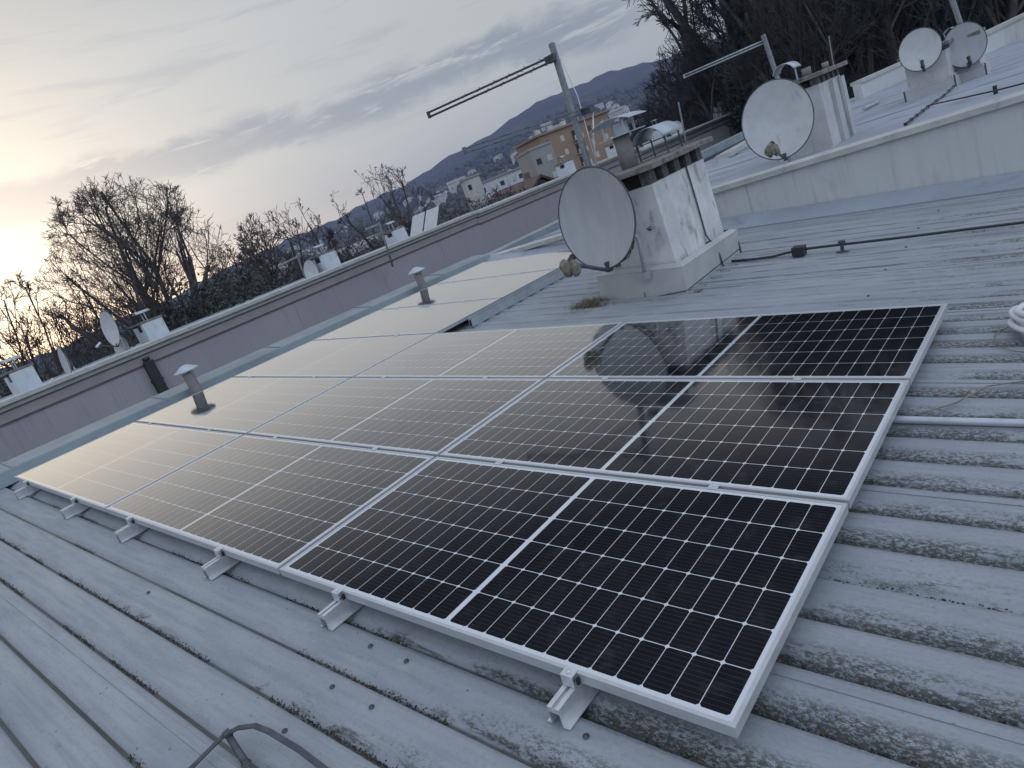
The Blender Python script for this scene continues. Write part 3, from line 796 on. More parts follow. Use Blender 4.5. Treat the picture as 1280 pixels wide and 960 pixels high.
# sheet metal apron round its foot, following the roof
q = MB()
x0, x1, y0, y1 = -2.972, -2.088, 4.205, 5.46
q.box(x0, x1, y0, y1, -0.16, 0.115)
q.add([(x0 - .004, y0 - .004, 0.117), (x1 + .004, y0 - .004, 0.117), (x1 + .004, y1 + .004, 0.117), (x0 - .004, y1 + .004, 0.117),
       (x0 + .05, y0 + .08, 0.142), (x1 - .06, y0 + .08, 0.142), (x1 - .06, y1 - .05, 0.142), (x0 + .05, y1 - .05, 0.142)],
      [(0, 1, 5, 4), (1, 2, 6, 5), (2, 3, 7, 6), (3, 0, 4, 7), (3, 2, 1, 0)])
pl = q.build('base_flashing', M['flash'], ch)
pl.matrix_local = Matrix.Translation(-Vector((CX, CY, rz))) @ RW4
q = MB()
q.box(x0 - .003, x1 + .003, y0 - .0075, y0 - .0045, 0.045, 0.053); q.box(x1 + .0045, x1 + .0075, y0, y1, 0.045, 0.053)
q.box(-2.50, -2.494, y0 - .0045, y0 - .0012, -0.10, 0.11); q.box(x0 - .004, x0 + .010, y0 - .009, y0 - .0015, -0.10, 0.14)
q.box(x1 + .0015, x1 + .012, y1 - .02, y1 + .004, -0.10, 0.20)
jn = q.build('flashing_joint', M['darksteel'], ch); jn.matrix_local = pl.matrix_local.copy()
# fibre cement flue with a plate and a bent rain cap, and a zinc hood next to it
Lf = Vector((CX, CY, rz))
fp = at(786, 203, 6.42); fp.z = ZS
q = MB(); q.lathe([(0.0, 0.001), (0.082, 0.001), (0.078, 0.30), (0.066, 0.30), (0.066, 0.02)], 18)
fl_ = q.build('flue_pipe', M['fibre'], ch); fl_.location = fp - Lf
q = MB()
q.prism([(-0.17, 0.302), (0.20, 0.302), (0.20, 0.309), (-0.17, 0.309)], 1, -0.13, 0.13)
for sx_, sy_ in ((-.11, -.09), (-.11, .09), (.11, -.09), (.11, .09)): q.box(sx_ - .011, sx_ + .011, sy_ - .004, sy_ + .004, 0.31, 0.425)
q.box(-0.02, 0.075, -0.06, 0.05, 0.31, 0.41)
n_ = 8
top = [(-0.21 + 0.44 * i / n_, 0.425 + 0.05 * (1 - (2 * i / n_ - 1) ** 2)) for i in range(n_ + 1)]
q.prism(top + [(x, z - 0.006) for x, z in reversed(top)], 1, -0.17, 0.17)
cw = q.build('rain_cap', M['hood'], fl_, fix=True)
hp = at(826, 188, 6.62); hp.z = ZS
q = MB()
for sx_, sy_ in ((-.15, -.15), (.15, -.15), (-.15, .15), (.15, .15)): q.box(sx_ - .006, sx_ + .006, sy_ - .006, sy_ + .006, 0.001, 0.165)
q.box(-.16, .16, -.17, .17, 0.145, 0.152)
st = q.build('hood_stand', M['darksteel'], ch); st.location = hp - Lf
q = MB(); arch_hood(q, 0.185, 0.40, M_=Matrix.Translation((0, 0, 0.10)) , span=pi * 0.78); hd = q.build('arched_hood', M['hood'], st)
# cable up the right side, vent block and hook on the left face
q = MB()
ps = [Vector((CX + 0.012, 4.98, rz + 0.98)), Vector((CX + 0.012, 4.985, rz + 0.6)), Vector((CX + 0.014, 4.975, rz + 0.3)), Vector((CX + 0.09, 4.97, rz + 0.10)), Vector((CX + 0.10, 4.98, rz - 0.17))]
q.tube([p - Lf for p in ps], 0.008, 6); q.box(0.006, 0.05, 0.635, 0.675, 0.20, 0.235)
q.build('lightning_cable', M['darksteel'], ch)
q = MB(); q.box(-0.44, -0.26, -0.02, 0.0, 0.84, 0.90); q.box(-0.16, -0.13, -0.012, 0.0, 0.575, 0.59); q.tube([(-0.145, -0.012, 0.58), (-0.145, -0.05, 0.60), (-0.10, -0.05, 0.615)], 0.005, 5)
q.build('wall_bracket', M['darksteel'], ch)

# second chimney on the higher roof
def uroof(x, y): return uz(x, y - 6.86)
cmet = M['stucco']
P2 = at_z(1043, 187, 0.36)
c2 = chimney('pale chimney on the higher roof right behind the second dish', (P2.x, P2.y, uroof(P2.x, P2.y)), 0.70, 1.0, 0.80, 0.09, 0.10, M['stucco'], 'chimneys on the higher roof')
q = MB(); q.box(0.001, 0.05, 0.40, 0.60, -0.1, 0.78); q.tube([(0.058, 0.70, 0.8), (0.058, 0.70, 0)], 0.010, 6); q.box(0.001, 0.05, 0.82, 0.985, -0.1, 0.78)
q.build('side_pilaster', M['flash'], c2)
q = MB(); arch_hood(q, 0.15, 0.32, M_=Matrix.Translation((-0.45, 0.35, 1.05)), span=pi * 0.8)
for s_ in (-.12, .12): q.box(-0.45 + s_ - .008, -0.45 + s_ + .008, 0.3, 0.32, 0.94, 1.13)
q.build('arched_hood', M['hood'], c2)
q = MB(); q.lathe([(0.0, 0), (0.06, 0), (0.06, 0.10), (0.0, 0.10)], 12, M=Matrix.Translation((-0.20, 0.3, 0.946))); q.build('flue_pipe', M['fibre'], c2)
q = MB(); q.lathe([(0, 0), (0.045, 0), (0.045, 0.08), (0, 0.08)], 12, M=Matrix.Translation((-0.1, 0.8, 0.946))); q.build('flue_pipe', M['fibre'], c2)
P3 = at_z(1190, 106, 0.36)
def ch3(label, P, sx, sy, h):
    o = chimney(label, (P.x, P.y, uroof(P.x, P.y)), sx, sy, h, 0.07, 0.07, M['stucco'], 'chimneys on the higher roof')
    q = MB(); q.box(-sx - .06, .06, -.06, sy + .06, -0.1, 0.15); q.box(-sx - .03, .03, -.03, sy + .03, 0.151, 0.2); q.build('base_flashing', M['flash'], o)
    q = MB(); q.box(-sx - .075, -sx - .05, -.068, -.05, -.05, .19); q.box(.05, .072, -.07, -.05, -.05, .19); q.build('flashing_joint', M['darksteel'], o)
    q = MB(); arch_hood(q, 0.12, 0.26, M_=Matrix.Translation((-sx * .7, 0.4, h + 0.20)), span=pi * 0.7)
    for s_ in (-.1, .1): q.box(-sx * .7 + s_ - .008, -sx * .7 + s_ + .008, 0.4, 0.42, h + .1, h + .265)
    q.build('arched_hood', M['hood'], o)
    return o
c3 = ch3('white chimney with a dish on its front, far up on the higher roof', P3, 0.62, 0.62, 0.62)
P4 = at_z(1228, 90, 0.36)
c4 = ch3('last white chimney at the upper right, half behind another dish', P4, 0.55, 0.6, 0.60)

# ------------------------------------------------------------------ satellite dishes
def dish(label, loc, w, h, metal, lnb, yaw=0.0, tilt=12.0, arm=0.50, group='satellite dishes', mount=0.22, pole=0.45, cloth=True):
    o = thing('satellite_dish', label, 'satellite dish', loc, group, (Matrix.Rotation(yaw, 3, 'Z')))
    T = Matrix.Rotation(-radians(tilt), 4, 'X')
    q = MB(); n, m_ = 40, 10; dep = 0.085 * w
    for back in (0, 1):
        vs = [(0, dep + back * 0.008, 0)]
        for i in range(1, m_ + 1):
            f = i / m_
            for k in range(n):
                a = 2 * pi * k / n
                vs.append((w / 2 * f * cos(a), dep * (1 - f * f) + back * 0.008, h / 2 * f * sin(a)))
        fs = []
        for k in range(n):
            k2 = (k + 1) % n
            fs.append((0, 1 + k, 1 + k2) if not back else (0, 1 + k2, 1 + k))
            for i in range(m_ - 1):
                a_, b_ = 1 + i * n, 1 + (i + 1) * n
                fs.append((a_ + k, b_ + k, b_ + k2, a_ + k2) if not back else (a_ + k2, b_ + k2, b_ + k, a_ + k))
        q.add(vs, fs, 0, True, T)
    rim = [T @ Vector((w / 2 * cos(2 * pi * k / n), 0.004, h / 2 * sin(2 * pi * k / n))) for k in range(n + 1)]
    q.tube(rim, 0.0075, 6, 1, caps=False)
    q.build('reflector', [metal, M['darksteel']], o)
    foot = T @ Vector((0, 0.02, -h / 2))
    head = foot + Vector((0.0, -arm, arm * 0.42))
    q = MB(); q.tube([foot + Vector((0, 0.06, 0.03)), foot + Vector((0, -0.02, -0.012)), head], 0.0125, 8, squash=1.4); q.box(-0.02, 0.02, foot.y - 0.02, foot.y + 0.03, foot.z - 0.03, foot.z + 0.06)
    q.build('feed_arm', M['darksteel'], o)
    q = MB()
    dirn = (T @ Vector((0, dep, 0)) - head).normalized()
    q.tube([head - dirn * 0.06, head - dirn * 0.01, head + dirn * 0.01, head + dirn * 0.05, head + dirn * 0.09], [0.026, 0.03, 0.022, 0.026, 0.03], 12)
    q.build('feed_horn', M['black'] if lnb in ('black', 'cloth') else M['whiteplastic'], o)
    if lnb == 'cloth':
        q = MB(); rnd_ = random.Random(3)
        for off in (Vector((-0.035, 0.01, -0.045)), Vector((0.04, 0.01, -0.05)), Vector((0.0, -0.045, -0.02))):
            c0 = head + off; vs = []; fs = []
            nr, ns = 9, 14
            for i in range(nr + 1):
                th = pi * i / nr
                for k in range(ns):
                    a = 2 * pi * k / ns
                    rr = 0.046 * sin(th) * (1 + 0.22 * sin(3 * a + i) + rnd_.uniform(-.1, .1))
                    vs.append(c0 + Vector((rr * cos(a), rr * sin(a), 0.072 * cos(th) * (1 + rnd_.uniform(-.05, .05)))))
            for i in range(nr):
                for k in range(ns):
                    k2 = (k + 1) % ns; fs.append((i * ns + k, (i + 1) * ns + k, (i + 1) * ns + k2, i * ns + k2))
            q.add(vs, fs, 0, True)
        q.build('cloth_wrap', M['cloth'], o)
    # mast clamp behind the bowl and the bent pipe that carries it
    bk = T @ Vector((0, dep + 0.012, -0.02))
    q = MB(); q.box(-0.07, 0.07, bk.y, bk.y + 0.06, bk.z - 0.09, bk.z + 0.09); q.tube([(-0.05, bk.y + .03, bk.z - .16), (-0.05, bk.y + .03, bk.z + .12)], 0.008, 6)
    q.build('mast_clamp', M['darksteel'], o)
    return o, bk

d1p = at(744, 274, 5.92)
d1, bk = dish('large grey satellite dish with cloth wrapped feed, in front of the big chimney', d1p, 0.80, 0.875, M['dish'], 'cloth', yaw=radians(-3), tilt=7, arm=0.50)
q = MB()
pb = RW @ Vector((-2.54, 4.19, 0.06)) - d1p
q.tube([(0.0, bk.y + 0.05, -0.02), (0.0, bk.y + 0.05, -0.14), (0.03, bk.y + 0.05, -0.20), (0.17, bk.y + .03, -0.235), (0.205, pb.y - 0.03, -0.26), (0.215, pb.y - 0.03, -0.32), (pb.x + .10, pb.y - 0.03, pb.z)], 0.017, 10)
q.box(pb.x + .06, pb.x + .14, pb.y - 0.055, pb.y + 0.012, pb.z - .02, pb.z + .05)
q.build('mount_pipe', M['steel'], d1)
q = MB()
q.tube([(0.05, -0.05, -0.43), (0.16, 0.0, -0.40), (0.24, 0.06, -0.33), (0.27, 0.1, -0.22)], 0.0045, 5); q.tube([(0.0, -0.28, -0.36), (0.03, -0.1, -0.45), (0.2, 0.02, -0.39), (0.26, 0.08, -0.28)], 0.004, 5)
q.build('coax_cable', M['black'], d1)

d2p = at(971, 150, 8.35)
d2, bk2 = dish('second large dish, pale and round, above the grey wall coping', d2p, 0.84, 0.93, M['dishpale'], 'cloth', yaw=radians(6), tilt=8, arm=0.52)
q = MB(); q.tube([(0, bk2.y + .05, 0.02), (0, bk2.y + .05, -0.75)], 0.02, 8); q.tube([(0, bk2.y + .05, -0.1), (0.1, bk2.y + .3, -0.1)], 0.015, 8); q.build('mount_pipe', M['steel'], d2)
d3p = at(1150, 62, (ray(1150, 62).dot(ray(1150, 62)) * 0 + (P3.y - 0.18 - CAM.y) / ray(1150, 62).y))
d3, bk3 = dish('pale dish with a black feed mounted on the white far chimney', d3p, 0.62, 0.66, M['dishpale'], 'black', yaw=radians(8), tilt=6, arm=0.22)
q = MB(); q.tube([(0, bk3.y + .04, 0.02), (0, bk3.y + .04, -0.35), (0, bk3.y + .14, -0.36)], 0.016, 8); q.build('mount_pipe', M['steel'], d3)
d4p = at(1206, 56, (P4.y - 0.14 - CAM.y) / ray(1206, 56).y)
d4, bk4 = dish('dull grey dish half hidden behind the white far chimney', d4p, 0.62, 0.70, M['dish'], 'black', yaw=radians(14), tilt=6, arm=0.2)
q = MB(); q.tube([(0, bk4.y + .04, 0.02), (0, bk4.y + .04, -0.4), (0, bk4.y + .12, -0.41)], 0.016, 8); q.build('mount_pipe', M['steel'], d4)

# ------------------------------------------------------------------ antenna masts
def log_periodic(q, A, B, sep, els, el_len, r=0.010):
    """twin booms from A (mast end) to B with short cross elements"""
    for s_ in (0, 1):
        o_ = Vector((0, 0, -sep * s_))
        q.tube([A + o_, B + o_], r, 6)
    d = (B - A); sd_ = Vector((0, 0, 1)).cross(d).normalized()
    for k in range(els):
        f = 0.06 + 0.9 * k / max(1, els - 1)
        p = A + d * f; L = el_len * (1.0 - 0.62 * f)
        q.tube([p - sd_ * L * (k % 2), p + sd_ * L * (1 - k % 2)], 0.0032, 4)
        p2 = p + Vector((0, 0, -sep)); q.tube([p2 - sd_ * L * (1 - k % 2), p2 + sd_ * L * (k % 2)], 0.0032, 4)
    q.box(-.012, .012, -.012, .012, -sep - 0.012, 0.012, M=Matrix.Translation(B))

mt_top = at(689.5, 55, 6.4); mt_low = at(737, 212, 6.4)
dirm = (mt_low - mt_top)
foot_m = mt_low + dirm.normalized() * 0.95
ms = thing('antenna_mast', 'tall steel antenna mast with two long horizontal aerials, behind the large dish', 'antenna', foot_m)
q = MB(); q.tube([Vector((0, 0, 0)), mt_top - foot_m], 0.031, 14); q.build('mast_pole', M['mast'], ms)
A1 = at(688, 71, 6.4); B1 = at_z(535, 141, A1.z)
q = MB(); log_periodic(q, Vector((0, 0, 0)), B1 - A1, 0.042, 16, 0.16, 0.011); aa = q.build('log_periodic_aerial', M['darksteel'], ms); aa.location = A1 - foot_m
A2 = at(733, 135, 6.4); B2 = at_z(580, 186, A2.z)
q = MB(); log_periodic(q, Vector((0, 0, 0)), B2 - A2, 0.036, 12, 0.13, 0.0055); ab = q.build('yagi_aerial', M['mast'], ms); ab.location = A2 - foot_m
for P in (A1, A2):
    c = P - foot_m
    q = MB(); q.box(c.x - .045, c.x + .06, c.y - .045, c.y + .045, c.z - .05, c.z + .012); q.build('mast_bracket', M['darksteel'], ms)
q = MB()
c1 = at(700, 72, 6.42) - foot_m; c2_ = at(722, 120, 6.43) - foot_m; c3_ = at(733, 160, 6.45) - foot_m; c4_ = at(744, 200, 6.46) - foot_m
q.tube([c1, c2_, c3_, c4_], 0.005, 5)
q.tube([at(741, 140, 6.42) - foot_m, at(742, 170, 6.44) - foot_m, at(745, 205, 6.45) - foot_m], 0.008, 5)
q.build('coax_cable', M['whiteplastic'], ms)

def small_mast(label, top, low, dep, booms, r=0.03, ext=0.9):
    T_, L_ = at(*top, dep), at(*low, dep)
    ft = L_ + (L_ - T_).normalized() * ext
    o = thing('antenna_mast', label, 'antenna', ft, None)
    q = MB(); q.tube([Vector((0, 0, 0)), T_ - ft], r, 8); q.build('mast_pole', M['mast'], o)
    for (a_, b_, rr, sep) in booms:
        A_ = at(*a_, dep); B_ = at_z(*b_, A_.z)
        if (B_ - A_).length > 3.5: B_ = A_ + (B_ - A_).normalized() * 3.5
        q = MB(); log_periodic(q, Vector((0, 0, 0)), B_ - A_, sep, 8, 0.2, rr); bo = q.build('aerial_boom', M['steel'], o); bo.location = A_ - ft
    return o
small_mast('steel mast on the second chimney with one long aerial boom', (954, 44), (974, 104), 9.9, [((956, 50), (855, 94), 0.012, 0.035)], 0.035, 1.0)
small_mast('short mast beside the last chimney at the upper edge of the photo', (1186, -12), (1204, 40), 13.6, [], 0.05, 0.9)
small_mast('thin pole with nothing on it standing behind the second chimney', (1036, 45), (1044, 95), 11.5, [], 0.010, 0.9)
small_mast('slim dark pole with no dish rising above the big chimney slab', (848, 128), (861, 196), 7.2, [], 0.009, 0.1)

# ------------------------------------------------------------------ small things lying on our roof
def R_(x, y, z=ZC): return RW @ Vector((x, y, z))
org = R_(-1.8, 5.02)
cb = thing('roof_cable', 'black roof cable on holders crossing the ribs in front of the grey wall', 'cable', org)
q = MB(); pts = [(-2.02, 5.06, 0.012), (-1.9, 5.05, 0.01), (-1.75, 5.02, 0.016), (-1.62, 5.06, 0.012), (-1.5, 5.06, 0.03), (-1.3, 5.045, 0.05), (-1.0, 5.03, 0.055), (-0.6, 5.05, 0.05), (-0.2, 5.06, 0.052), (0.2, 5.08, 0.05), (1.2, 5.11, 0.05), (3.0, 5.15, 0.05)]
q.tube([R_(x, y, ZC + z) - org for x, y, z in pts], 0.011, 6); q.build('cable_run', M['black'], cb)
for x, y, s_ in ((-1.39, 5.04, 1.5), (0.9, 5.10, 1.0), (2.2, 5.13, 1.0)):
    q = MB(); q.box(-.035 * s_, .035 * s_, -.03 * s_, .03 * s_, 0.001, 0.055 * s_); q.tube([(0, 0, .05), (0, 0, .075)], .018, 8); h_ = q.build('cable_block', M['black'], cb, bevel=.005)
    h_.matrix_local = Matrix.Translation(R_(x, y) - org) @ RW4
q = MB(); q.box(-.012, .012, -.012, .012, 0.001, 0.09); q.box(-.05, .05, -.02, .02, .001, .006); q.box(-.025, .025, -.018, .018, .07, .10); h_ = q.build('cable_holder', M['darksteel'], cb)
h_.matrix_local = Matrix.Translation(R_(-1.02, 4.985) - org) @ RW4

o = thing('conduit_pipe', 'pale plastic conduit coming out from under the panels on the right', 'conduit', R_(-0.4, 1.88))
q = MB(); q.tube([R_(x, y, ZC + z) - R_(-0.4, 1.88) for x, y, z in ((-.4, 1.865, .02), (0, 1.865, .018), (.3, 1.875, .017), (.8, 1.885, .018), (1.6, 1.93, .018), (2.6, 2.0, .018))], 0.0165, 10); q.build('pipe', M['hood'], o)

cp = R_(0.51, 2.93)
o = thing('hose_coil', 'coil of white hose lying on the ribs at the right edge', 'hose', cp)
q = MB(); pts = []
for i in range(150):
    a = 2 * pi * i / 32 + 0.4; rr = 0.175 + 0.012 * sin(i * 0.31) + 0.018 * (i // 32 % 2)
    pts.append(RW @ Vector((rr * cos(a), rr * 0.92 * sin(a), 0.022 + 0.024 * (i / 32) + 0.006 * sin(i * .7))))
q.tube(pts, 0.0165, 8); q.build('hose_loops', M['whiteplastic'], o)
o = thing('loose_wire', 'thin dull wire lying across the ribs below the hose coil', 'wire', R_(0.1, 1.95))
q = MB(); q.tube([R_(x, y, ZC + z) - R_(0.1, 1.95) for x, y, z in ((-.02, 1.9, .006), (.06, 1.95, .008), (.18, 2.06, .012), (.28, 2.2, .03), (.36, 2.28, .012), (.6, 2.36, .01), (1.0, 2.38, .012))], 0.0035, 5); q.build('wire', M['rope'], o)
o = thing('thin_wire_loop', 'thin dark wire loop just left of the hose coil', 'wire', R_(0.3, 2.8))
q = MB(); q.tube([R_(x, y, ZC + z) - R_(0.3, 2.8) for x, y, z in ((.42, 3.1, .01), (.30, 3.02, .008), (.24, 2.9, .008), (.25, 2.76, .01), (.33, 2.66, .01), (.48, 2.6, .012))], 0.0026, 5); q.build('wire', M['rope'], o)

# lightning strap with its holder at the bottom edge
org = R_(-1.43, -0.57)
o = thing('lightning_strap', 'dark metal strap with a bolted holder at the bottom edge of the photo', 'strap', org)
def px_roof(px, py, z):
    Ri = RW.inverted(); c_ = Ri @ CAM; d = Ri @ ray(px, py); t_ = (z - c_.z) / d.z
    return RW @ (c_ + d * t_)
pts = [px_roof(px, py, ZC + z) for px, py, z in ((196, 1002, .008), (240, 959, .03), (278, 921, .058), (297, 910, .066), (318, 907, .066), (336, 914, .062), (374, 937, .04), (404, 960, .018), (452, 1000, .006))]
q = MB()
nrm = RW @ Vector((0, 0, 1)); vs = []; fs = []
for i, p in enumerate(pts):
    t_ = (pts[min(i + 1, len(pts) - 1)] - pts[max(i - 1, 0)]).normalized(); sdv = t_.cross(nrm).normalized() * 0.0095; up_ = sdv.cross(t_).normalized() * 0.0022
    vs += [p - sdv - up_ - org, p + sdv - up_ - org, p + sdv + up_ - org, p - sdv + up_ - org]
for i in range(len(pts) - 1):
    for k in range(4):
        k2 = (k + 1) % 4; fs.append((4 * i + k, 4 * i + k2, 4 * i + 4 + k2, 4 * i + 4 + k))
fs += [(3, 2, 1, 0), tuple(4 * (len(pts) - 1) + k for k in range(4))]
q.add(vs, fs); q.build('flat_strap', M['darksteel'], o)
q = MB()
pa = px_roof(284, 917, ZC + .060); pb_ = px_roof(308, 955, ZC + .006)
q.tube([pa - org, (pa + pb_) / 2 - org, pb_ - org], [0.011, 0.011, 0.012], 6, squash=0.45)
q.box(-.013, .013, -.012, .012, -.009, .007, M=Matrix.Translation(pa - org) @ RW4)
q.lathe([(0, .012), (.009, .012), (.009, .003), (.017, .003), (.017, .0), (0, 0)], 10, M=Matrix.Translation(pb_ - org) @ RW4)
q.build('strap_holder', M['darksteel'], o)

# moss in the troughs and dry grass round the chimney foot
rnd = random.Random(21)
q = MB()
def tuft(x, y, s_, z=ZT, flat=0.55):
    n = rnd.randint(5, 7); vs = []; c = Vector((x, y, z))
    ring = [(cos(2 * pi * k / n) * s_ * rnd.uniform(.6, 1.3), sin(2 * pi * k / n) * s_ * rnd.uniform(.6, 1.2)) for k in range(n)]
    vs = [RW @ (c + Vector((a * 1.5, b, -.002))) for a, b in ring] + [RW @ (c + Vector((a * .8, b * .55, s_ * flat * rnd.uniform(.6, 1.2)))) for a, b in ring] + [RW @ (c + Vector((0, 0, s_ * flat * 1.25)))]
    fs = [(k, (k + 1) % n, n + (k + 1) % n, n + k) for k in range(n)] + [(n + k, n + (k + 1) % n, 2 * n) for k in range(n)]
    q.add(vs, fs)
def vnoise(x, s):
    i = math.floor(x); f = x - i; f = f * f * (3 - 2 * f)
    r = lambda k: random.Random((k * 7919 + s * 104729) & 0xffffff).random()
    return r(i) * (1 - f) + r(i + 1) * f
for k in range(-14, 14):
    y0 = RIB0 + 0.2 * k + 0.107
    x = -5.5
    while x < 2.4:
        dens = vnoise(x * 1.7, k) * 0.65 + vnoise(x * 6, k + 77) * 0.45
        side = 0.0 if x < -4 else min(1, (x + 4) / 3.5)
        nearfront = 1.0 if k < 0 else 0.0
        if dens > 0.74 - 0.20 * side - 0.08 * nearfront and not (0 <= k and -2 < x and x < -0.02 and k < 16):
            for _ in range(9):
                dy_ = rnd.gauss(0.004, .0065)
                tuft(x + rnd.uniform(-.02, .02), y0 + dy_, rnd.uniform(.0016, .0046), ZT + max(0, dy_ * .45), .8)
        x += 0.022
tag(q.build('moss', M['moss']), kind='stuff', label='dark dried moss in the troughs of the ribbed roof')
q = MB()
def blade(x, y, z, L, wd):
    a = rnd.uniform(0, 2 * pi); t_ = rnd.uniform(.1, .9)
    c = Vector((x, y, z)); d = Vector((cos(a) * (1 - t_ * .5), sin(a) * (1 - t_ * .5), t_)) * L; s_ = Vector((-sin(a), cos(a), 0)) * wd
    q.add([RW @ (c - s_), RW @ (c + s_), RW @ (c + d)], [(0, 1, 2)])
for _ in range(1500):
    x = rnd.gauss(-3.02, 0.09); y = rnd.gauss(4.06, 0.085)
    blade(x, y, ZC - .01, rnd.uniform(.03, .09), .0025)
for _ in range(1600):
    x = rnd.uniform(-3.0, -1.95); y = 4.13 - 0.03 * rnd.random() ** 2 - rnd.random() * .09 + (0.0 if x < -2.1 else (x + 2.1) * 1.2)
    blade(x, y, ZC - .015, rnd.uniform(.01, .035), .003)
for _ in range(700):
    y = rnd.uniform(4.1, 5.2); x = -2.04 + rnd.random() * .10
    blade(x, y, ZC - .015, rnd.uniform(.01, .03), .003)
tag(q.build('dry_grass', M['straw']), kind='stuff', label='straw coloured dry grass and debris gathered round the foot of the big chimney')

# on the higher roof: cable with beads, cable with a holder, a stray pipe
def U(px, py, dz=0.0):
    z = 0.40
    for _ in range(4):
        p = at_z(px, py, z); z = uroof(p.x, p.y) + dz
    return at_z(px, py, z)
o0 = U(1132, 155)
o = thing('beaded_cable', 'dark cable with clips running to the far white chimney on the higher roof', 'cable', o0)
q = MB(); P_ = [U(px, py, .03) - o0 for px, py in ((1132, 155), (1146, 144), (1160, 133), (1180, 119), (1192, 108))]; q.tube(P_, 0.013, 5)
for i in range(9):
    f = i / 8 * 3.99; a_ = P_[int(f)].lerp(P_[int(f) + 1], f - int(f)); q.box(-.017, .017, -.017, .017, -.017, .017, M=Matrix.Translation(a_))
q.build('cable_run', M['black'], o)
o0 = U(1163, 131)
o = thing('long_roof_cable', 'thin dark cable with one holder near the coping at the upper right', 'cable', o0)
q = MB(); q.tube([U(px, py, .05) - o0 for px, py in ((1163, 131), (1200, 123), (1245, 113), (1280, 104), (1330, 92))], 0.010, 5); q.build('cable_run', M['black'], o)
q = MB(); hh = U(1245, 118) - o0; q.box(hh.x - .02, hh.x + .02, hh.y - .02, hh.y + .02, hh.z, hh.z + .10); q.build('cable_holder', M['black'], o)
o0 = U(1080, 138, .03)
o = thing('stray_pipe', 'short grey pipe lying loose on the higher roof', 'pipe', o0)
q = MB(); q.tube([Vector((0, 0, 0.03)), U(1098, 127, .05) - o0], 0.035, 8); q.build('pipe', M['steel'], o)
o0 = U(905, 192, 0.0)

# ------------------------------------------------------------------ things standing on the left row of buildings
def small_chimney(label, P, sx, sy, h, cap=True):
    sx *= .60; sy *= .72; h *= .82
    o = thing('chimney', label, 'chimney', P, 'white chimneys on the left row')
    q = MB(); q.box(-sx, 0, 0, sy, -0.6, h * 0.72); q.box(-sx, -sx * 0.62, 0, sy, h * .722, h); q.box(-sx * 0.22, 0, 0, sy, h * .722, h * 1.08); q.build('chimney_body', M['white'], o)
    q = MB(); q.box(-sx * .62, -sx * .22, .03, sy - .03, h * .725, h * .98); q.build('flue_opening', M['soot'], o)
    q = MB(); q.box(-sx - .05, -sx * .1, -.05, sy + .05, h * 1.10, h * 1.10 + 0.05); q.box(-sx * .9, -sx * .86, .05, .09, h, h * 1.1); q.box(-sx * .2, -sx * .16, .05, .09, h, h * 1.1); q.build('cap_slab', M['slab'], o)
    q = MB(); arch_hood(q, 0.15, 0.36, M_=Matrix.Translation((-sx * .55, sy / 2, h * 1.1 + .16)), span=pi * .6)
    for s_ in (-.10, .10): q.box(-sx * .55 + s_ - .01, -sx * .55 + s_ + .01, sy / 2, sy / 2 + .02, h * 1.1 + .051, h * 1.1 + .28)
    q.build('arched_hood', M['hood'], o)
    return o
def LB(px, py, back=0.9):       # a spot on the left row, behind its coping
    return at_axis(px, py, 0, XP - back)
def base_at(px, py, back=0.9):
    p = LB(px, py, back); return Vector((p.x, p.y, zA - 0.10))
small_chimney('white chimney cut by the left edge of the photo', base_at(30, 497), 1.2, 0.62, 0.62)
small_chimney('white chimney beside two thin dishes, above the dark downpipe', base_at(190, 430), 1.1, 0.72, 0.60)
small_chimney('white chimney in front of the brown scrub, left of the solar collectors', base_at(413, 345), 1.2, 0.75, 0.62)
small_chimney('white chimney next to the tilted solar collectors', base_at(500, 308), 1.1, 0.70, 0.52)
small_chimney('white chimney just left of the large dish, before the ochre block', base_at(716, 229), 1.0, 0.8, 0.62)
small_chimney('white chimney between mast and flue pipe', base_at(777, 205), 1.0, 0.9, 0.65)
small_chimney('small white chimney between the far oval dishes', base_at(829, 177), 1.0, 0.8, 0.75)
small_chimney('white chimney left of the second dish by the dark wood', base_at(905, 150), 1.0, 1.0, 0.75)
sdp = None
for i, (px, py, w_, h_, yaw, lab) in enumerate([
    (137, 411, .80, .86, 6, 'upper of the two thin dishes over the dark downpipe'),
    (152, 435, .62, .66, 14, 'lower dish leaning against the white chimney above the downpipe'),
    (81, 455, .74, .80, -4, 'narrow dish seen almost edge on, near the left edge'),
    (389, 340, .62, .72, 10, 'small pale dish at the left side of the third white chimney'),
    (810, 177, .70, .80, 0, 'bright oval dish over the slab of the big chimney'),
    (845, 161, .80, .84, 20, 'round white dish to the right of the arched hood'),
    (898, 141, .95, .95, 34, 'far white dish on the left row, just left of the second large dish')]):
    P = LB(px, py, 1.2 + .2 * (i % 2)); sc = 1.0
    if sdp is None:
        sdp, bks = dish(lab, P, .80, .86, M['dishpale'], 'white', yaw=radians(yaw), tilt=6, arm=.4)
        q = MB(); q.tube([(0, bks.y + .04, .05), (0, bks.y + .04, -1.0)], .025, 8); q.build('mount_pipe', M['steel'], sdp)
    else:
        Mx = Matrix.Translation(P) @ Matrix.Rotation(radians(yaw), 4, 'Z') @ Matrix.Diagonal((w_ / .8, 1, h_ / .86, 1))
        copy_thing(sdp, Mx, lab)
